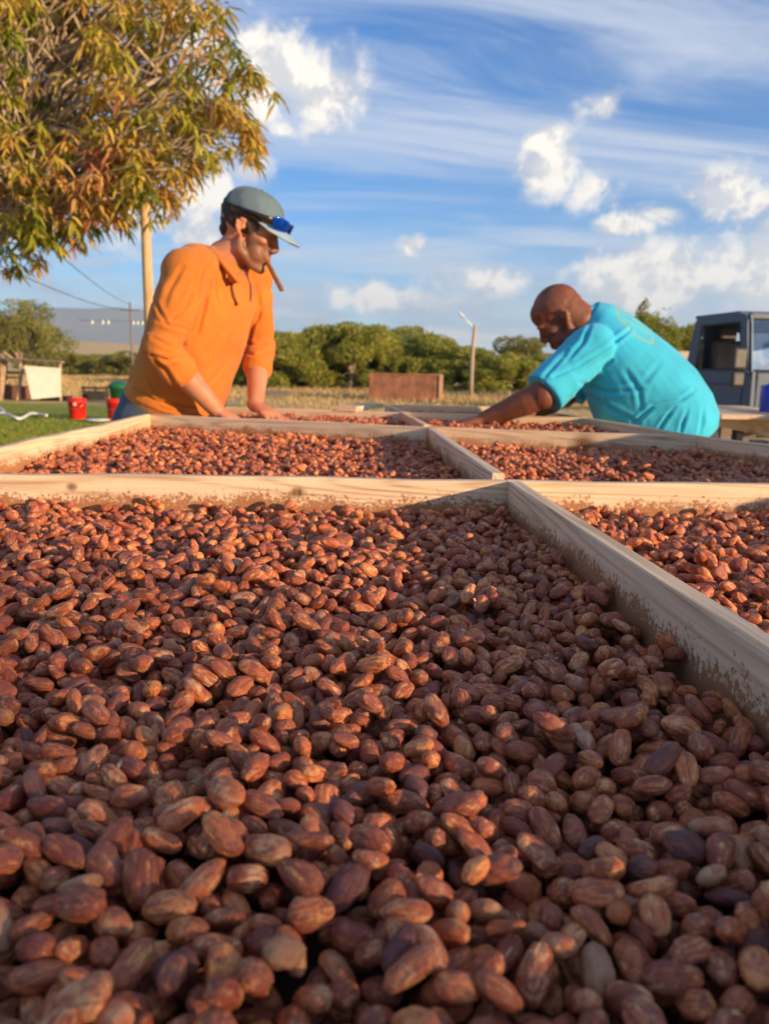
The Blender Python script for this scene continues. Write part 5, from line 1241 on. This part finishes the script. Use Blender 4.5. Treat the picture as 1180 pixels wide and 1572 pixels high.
# ------------------------------------------------------------------ yard objects
def lathe_obj(name, prof, m_, parent=None, n=28):
    bm = bmesh.new(); lathe(bm, prof, n); bmesh.ops.recalc_face_normals(bm, faces=bm.faces[:]); return from_bm(name, bm, m_, parent, True)
M_red = simple('red_plastic', (0.72, 0.018, 0.010), 0.4, bump=0.05)
def bucket(x, ybase, label, hpx=31, wpx=28, Y=14.0):
    g_ = PZ(x, ybase, 0.0); Y = g_.y; r_ = wpx*Y/F/2; h = hpx*Y/F
    t_ = empty('bucket', (g_.x, g_.y, 0), 0, label, 'bucket', 'red buckets on the lawn')
    lathe_obj('shell', [(0.0, 0.0), (r_*0.80, 0.0), (r_*0.82, 0.01), (r_*0.95, h*0.82), (r_*1.02, h*0.82), (r_*1.02, h*0.87), (r_*0.97, h*0.88), (r_*0.98, h*0.97), (r_*1.03, h*0.97), (r_*1.03, h), (r_*0.94, h), (r_*0.78, 0.012), (0, 0.012)], M_red, t_)
    bm = bmesh.new(); pts = [Vector((r_*1.04*math.cos(t), -abs(math.sin(t))*r_*0.5-r_*0.75, h*0.85-math.sin(t)*h*0.35)) for t in [math.pi*i/12 for i in range(13)]]; tube(bm, pts, 0.004, 6); from_bm('handle', bm, M_chrome, t_, True)
    return t_
b1 = bucket(120, 643, 'red plastic bucket with a pale round sticker, standing alone on the lawn')
bm = bmesh.new(); r_ = 28*b1.location.y/F/2; ell(bm, (0.02, -r_*0.95, 0.26*1.1), (0.035, 0.004, 0.035), None, 14); from_bm('sticker', bm, simple('pale_sticker', (0.75, 0.6, 0.5), 0.6, bump=0), b1, True)
bucket(179, 644, 'red plastic bucket half hidden by the jeans of the man in orange')
# white discs / lids lying on the grass
M_white = simple('white_plastic', (0.78, 0.76, 0.70), 0.4, bump=0.05)
g_ = PZ(150, 645, 0.02); o = lathe_obj('plastic_disc', [(0, 0.02), (0.20, 0.02), (0.215, 0.012), (0.215, 0.0), (0.0, 0.0)], M_white); o.location = g_; tag(o, 'white round lid lying on the grass between the two red buckets', 'lid')
g_ = PZ(183, 648, 0.02); o = lathe_obj('plastic_disc', [(0, 0.02), (0.12, 0.02), (0.13, 0.0), (0.0, 0.0)], M_white); o.location = g_; tag(o, 'small cream lid on the grass in front of the half hidden red bucket', 'lid')
for pts, lb in (([(-30, 637), (10, 641), (30, 643), (48, 639), (60, 637), (72, 641)], 'white hose arching over the grass below the lean-to shelter'), ([(-20, 627), (0, 630), (6, 634), (-6, 637)], 'short white hose end on the grass at the far left')):
    bm = bmesh.new(); PT = [PZ(x, y, 0.03) for x, y in pts]; PT = [p + Vector((0, 0, 0.06*math.sin(i*1.7)**2)) for i, p in enumerate(PT)]
    P2 = []
    for i in range(len(PT)-1):
        a0, a1, a2, a3 = PT[max(i-1, 0)], PT[i], PT[i+1], PT[min(i+2, len(PT)-1)]
        for k in range(8):
            t = k/8; P2.append(0.5*((2*a1)+(a2-a0)*t+(2*a0-5*a1+4*a2-a3)*t*t+(3*a1-a0-3*a2+a3)*t**3))
    P2.append(PT[-1]); tube(bm, P2, 0.024, 8); tag(from_bm('hose', bm, M_white, None, True), lb, 'hose')
# green bin
g_ = PZ(184, 620, 0.0); Yb = g_.y; M_green = simple('green_plastic', (0.010, 0.13, 0.045), 0.45, bump=0.05)
t_ = empty('garbage_bin', (g_.x, Yb, 0), 0, 'round green plastic bin with domed lid behind the red buckets', 'bin'); k_ = Yb/F
lathe_obj('shell', [(0, 0), (12*k_, 0), (14.5*k_, 24*k_), (15.5*k_, 24*k_), (15.5*k_, 26*k_), (0, 26*k_)], M_green, t_); lathe_obj('lid', [(15.8*k_, 26.2*k_), (15*k_, 28.5*k_), (11*k_, 32*k_), (4*k_, 34*k_), (0, 34.5*k_)], M_green, t_)
# black slatted crate of tyres / pallet
g_ = PZ(147, 616, 0.0); k_ = g_.y/F; M_blackw = simple('charred_wood', (0.05, 0.040, 0.034), 0.85)
t_ = empty('pallet', (g_.x, g_.y, 0), 0.12, 'dark wooden pallet leaning upright between the black trough and the green bin', 'pallet')
for i, zz in enumerate((3, 8.5, 14, 20)):
    bm = bmesh.new(); box(bm, (0, 0, zz*k_), (40*k_, 0.03, 3.8*k_), None, 0.004); from_bm('slat', bm, M_blackw, t_)
for xx in (-17, 0, 17):
    bm = bmesh.new(); box(bm, (xx*k_, 0.035, 11.5*k_), (3.4*k_, 0.035, 22.5*k_), None, 0.004); from_bm('bearer', bm, M_blackw, t_)
bm = bmesh.new(); box(bm, (0, 0.2, 6*k_), (36*k_, 0.3, 12*k_), None, 0.01); o = tag(from_bm('tarp_bundle', bm, simple('grey_tarp', (0.28, 0.21, 0.16), 0.8, var=0.3)), 'folded brownish tarp heaped behind the dark pallet', 'tarp'); o.location = (g_.x, g_.y+0.1, 0); o.rotation_euler = (0, 0, 0.12)
# black trough
g_ = PZ(87, 616, 0.0); k_ = g_.y/F; bm = bmesh.new()
box(bm, (0, 0, 0.5*k_), (44*k_, 14*k_, 1.0*k_)); 
for (cx, cy, lx, ly) in ((0, -7, 44, 1.2), (0, 7, 44, 1.2), (-21.4, 0, 1.2, 12.8), (21.4, 0, 1.2, 12.8)): box(bm, (cx*k_, cy*k_, 4.6*k_), (lx*k_, ly*k_, 7.2*k_), None, 0.01)
o = tag(from_bm('trough', bm, M_blk), 'low black plastic trough on the grass in front of the white panel', 'trough'); o.location = (g_.x, g_.y, 0)
# lean-to shelter with white panel
Ysh = 21.0; k_ = Ysh/F; M_oldw = simple('old_timber', (0.40, 0.28, 0.18), 0.9, scale=9, var=0.35)
sh = empty('lean_to_shelter', P(45, 612, Ysh) * 1.0, 0, 'open lean-to shelter of old timber with a flat board roof at the left edge', 'shelter'); sh.location.z = 0
def SP(x, y, dy=0.0): p = P(x, y, Ysh+dy); return p - sh.location
def sbar(name, a, c, w, m_=M_oldw):
    bm = bmesh.new(); loft(bm, [a, c], [w, w], side=(0, 1, 0), n=4, power=2); from_bm(name, bm, m_, sh)
def gz(p): return Vector((p.x, p.y, -0.02))
for (xt, yt, xb, dy) in ((-60,546,-56,0), (-20,548,-24,0), (4,548,0,0), (9,549,2,0.05), (38,552,26,0), (92,558,93,0), (-60,544,-60,1.8), (10,550,10,1.8), (93,557,93,1.8)):
    a = SP(xt, yt, dy); c = gz(SP(xb, 611, dy)+Vector((0, 0, 0))); sbar('post', a, c, 0.045)
for i in range(7):
    dy = -0.25+i*0.36; bm = bmesh.new(); a, c = SP(-110, 540, dy), SP(97, 556, dy); loft(bm, [a, a.lerp(c, 0.5)+Vector((0, 0, -0.02)), c], [0.16]*3, [0.025]*3, side=(0, 1, 0), n=4, power=2); from_bm('roof_board', bm, M_oldw, sh)
for zz in (572, 580, 592):
    sbar('rail', SP(-100, zz-4, 1.0), SP(34, zz, 1.0), 0.03)
bm = bmesh.new(); box(bm, (0, 0, 0), (1.6, 0.7, 0.35), None, 0.04); o = tag(from_bm('crate', bm, simple('rusty_red_crate', (0.22, 0.09, 0.06), 0.8)), 'rusty red crate stored inside the lean-to shelter', 'crate'); p_ = P(8, 588, Ysh+1.3); o.location = (p_.x, p_.y, 0.175)
bm = bmesh.new(); pts = [P(38, 561, Ysh-0.25), P(92, 565, Ysh-0.3), P(93, 609, Ysh-0.35), P(49, 613, Ysh-0.35)]
A = [bm.verts.new(p) for p in pts]; Bq = [bm.verts.new(p+Vector((0, 0.03, 0))) for p in pts]; bm.faces.new(A); bm.faces.new(Bq[::-1])
for i in range(4): bm.faces.new((A[i], A[(i+1) % 4], Bq[(i+1) % 4], Bq[i]))
bmesh.ops.recalc_face_normals(bm, faces=bm.faces[:]); tag(from_bm('panel', bm, simple('cream_board', (0.86, 0.83, 0.66), 0.7, scale=1.5, var=0.08)), 'cream white board leaning against the end of the lean-to shelter', 'board')
# rusty bin in the middle
g_ = PZ(622, 616, 0.0); k_ = g_.y/F; M_rust = simple('rusty_brown_sheet', (0.27, 0.115, 0.060), 0.85, scale=3, var=0.35); M_rustp = simple('pale_rusty_post', (0.50, 0.30, 0.18), 0.8, scale=4)
bn = empty('bin_crate', (g_.x, g_.y, 0), 0, 'long rusty brown slatted bin standing in the field beyond the table', 'bin')
for i in range(9):
    bm = bmesh.new(); box(bm, ((-46+i*11.5)*k_, 0, 21*k_), (11.2*k_, 0.03, 37*k_), None, 0.006); from_bm('plank', bm, M_rust, bn)
for i in range(9):
    bm = bmesh.new(); box(bm, ((-46+i*11.5)*k_, 1.1, 21*k_), (11.2*k_, 0.03, 37*k_), None, 0.006); from_bm('plank', bm, M_rust, bn)
for sx_ in (-52, 52):
    bm = bmesh.new(); box(bm, (sx_*k_, 0.55, 21*k_), (0.04, 1.1, 37*k_), None, 0.006); from_bm('end_panel', bm, M_rust, bn)
for (xx, ww, mm) in ((-53, 4, M_rust), (53, 6, M_rustp)):
    bm = bmesh.new(); box(bm, (xx*k_, -0.03, 20.5*k_), (ww*k_, 0.07, 41*k_), None, 0.008); from_bm('corner_post', bm, mm, bn)
bm = bmesh.new(); box(bm, (0, -0.035, 40*k_), (104*k_, 0.05, 3*k_), None, 0.006); from_bm('top_rail', bm, M_rust, bn)
g2_ = PZ(420, 612, 0.0); k_ = g2_.y/F; sb = empty('scrap_pile', (g2_.x, g2_.y, 0), 0, 'low pile of grey boards just right of the far hand of the man in orange', 'pile'); 
for i in range(4):
    bm = bmesh.new(); box(bm, (random.uniform(-2, 2)*k_, random.uniform(-.1, .1), (1.6+i*3.1)*k_), (46*k_, 0.3, 2.9*k_), Matrix.Rotation(random.uniform(-.08, .08), 3, 'Z'), 0.01); from_bm('board', bm, M_grey_wood, sb)
# lamp post
g_ = PZ(722, 613, 0.0); k_ = g_.y/F; lp = empty('street_lamp', (g_.x, g_.y, 0), 0, 'grey pole with a slanting white lamp arm in front of the trees', 'street lamp')
hx = 569
bm = bmesh.new(); loft(bm, [(0, 0, 0), (0, 0, 1.5), (0.06, 0, CZ+(hx-503)*k_)], [3.4*k_, 3.0*k_, 2.6*k_], n=10); from_bm('pole', bm, simple('grey_pole', (0.42, 0.33, 0.24), 0.8), lp, True)
zt_ = CZ+(hx-507)*k_
bm = bmesh.new(); tube(bm, [(0, 0, zt_), (-9*k_, -0.1, zt_+8*k_), (-16*k_, -0.15, zt_+14*k_)], 1.1*k_); from_bm('arm', bm, M_white, lp, True)
bm = bmesh.new(); box(bm, (-19*k_, -0.18, zt_+17*k_), (10*k_, 0.22, 3.2*k_), Matrix.Rotation(0.75, 3, 'Y'), 0.02); from_bm('lamp_head', bm, M_white, lp)
g_ = PZ(781, 604, 0.0); k_ = g_.y/F; bm = bmesh.new(); loft(bm, [(0, 0, 0), (0, 0, 5*k_)], [0.05, 0.05], n=8); ell(bm, (0, 0, 9*k_), (4.4*k_, 2*k_, 5.5*k_)); tag(from_bm('marker', bm, M_white, None, True), 'small white rounded marker at the foot of the trees near the dark forearm', 'marker').location = (g_.x, g_.y, 0)
# utility pole, wires, string of white bulbs
Yu = 52.0; k_ = Yu/F; up_ = empty('utility_pole', P(204, 560, Yu), 0, 'thin grey utility pole left of the timber post with bulbs strung at mid height', 'utility pole'); up_.location.z = 0
bm = bmesh.new(); ztp = P(203, 464, Yu).z; loft(bm, [(0, 0, -0.2), (-0.02, 0, ztp)], [1.9*k_, 1.4*k_], n=10); from_bm('pole', bm, simple('weathered_pole', (0.20, 0.17, 0.15), 0.85), up_, True)
bm = bmesh.new(); box(bm, (0, 0, ztp-0.5), (1.3, 0.09, 0.09)); from_bm('crossarm', bm, bpy.data.materials['weathered_pole'], up_)
zb = P(204, 493, Yu)
def wire(a, c, r_, sag, label):
    bm = bmesh.new(); pts = [a.lerp(c, i/14) - Vector((0, 0, sag*math.sin(math.pi*i/14))) for i in range(15)]; tube(bm, pts, r_, 5); return tag(from_bm('wire', bm, M_rub), label, 'wire')
wire(P(203, 468, Yu), P(20, 330, 13), 0.012, 0.25, 'thin dark wire running down from the mango tree to the top of the utility pole')
wire(P(204, 476, Yu), P(-30, 395, 18), 0.014, 0.3, 'lower thin dark wire from the left edge to the utility pole')
wA, wB = P(120, 491, 46), P(240, 494, 54)
wire(wA, wB, 0.012, 0.0, 'level wire that carries the white bulbs beside the utility pole')
for xx, lb in ((139, 'alone at the left end of the string'), (154, 'left one of the close pair'), (162, 'right one of the close pair'), (201, 'touching the left side of the utility pole'), (208, 'just right of the utility pole'), (216, 'midway between the two poles'), (223, 'nearest the timber post')):
    t = (xx-120)/120; p_ = wA.lerp(wB, t); bm = bmesh.new(); ell(bm, (0, 0, -0.13), (0.075, 0.075, 0.12), None, 12); loft(bm, [(0, 0, -0.04), (0, 0, 0.02)], [0.05, 0.05], n=8)
    tag(from_bm('hanging_bulb', bm, M_white, None, True), 'white bulb hanging on the wire, ' + lb, 'bulb', 'white bulbs on the wire').location = p_
# beige wall far right
g_ = P(1030, 560, 20); w_r = empty('garden_wall', (g_.x+0.9, g_.y, 0), 0, 'plain beige block wall between the turquoise shirt and the truck', 'wall')
k_ = 20/F; zt_ = CZ+(575-542)*k_; nb_ = 0
for r_ in range(8):
    hh = zt_/8
    for i in range(9):
        bm = None; o = None
        if nb_ == 0:
            bm = bmesh.new(); box(bm, (0, 0, 0), (0.39, 0.19, hh-0.012), None, 0.006); proto_ = from_bm('block', bm, simple('beige_block', (0.52, 0.43, 0.33), 0.9, scale=5), w_r); o = proto_
        else: o = proto_.copy(); COL.objects.link(o)
        o.location = (-1.6+0.4*i+(0.2 if r_ % 2 else 0), 0, hh*(r_+0.5)); nb_ += 1
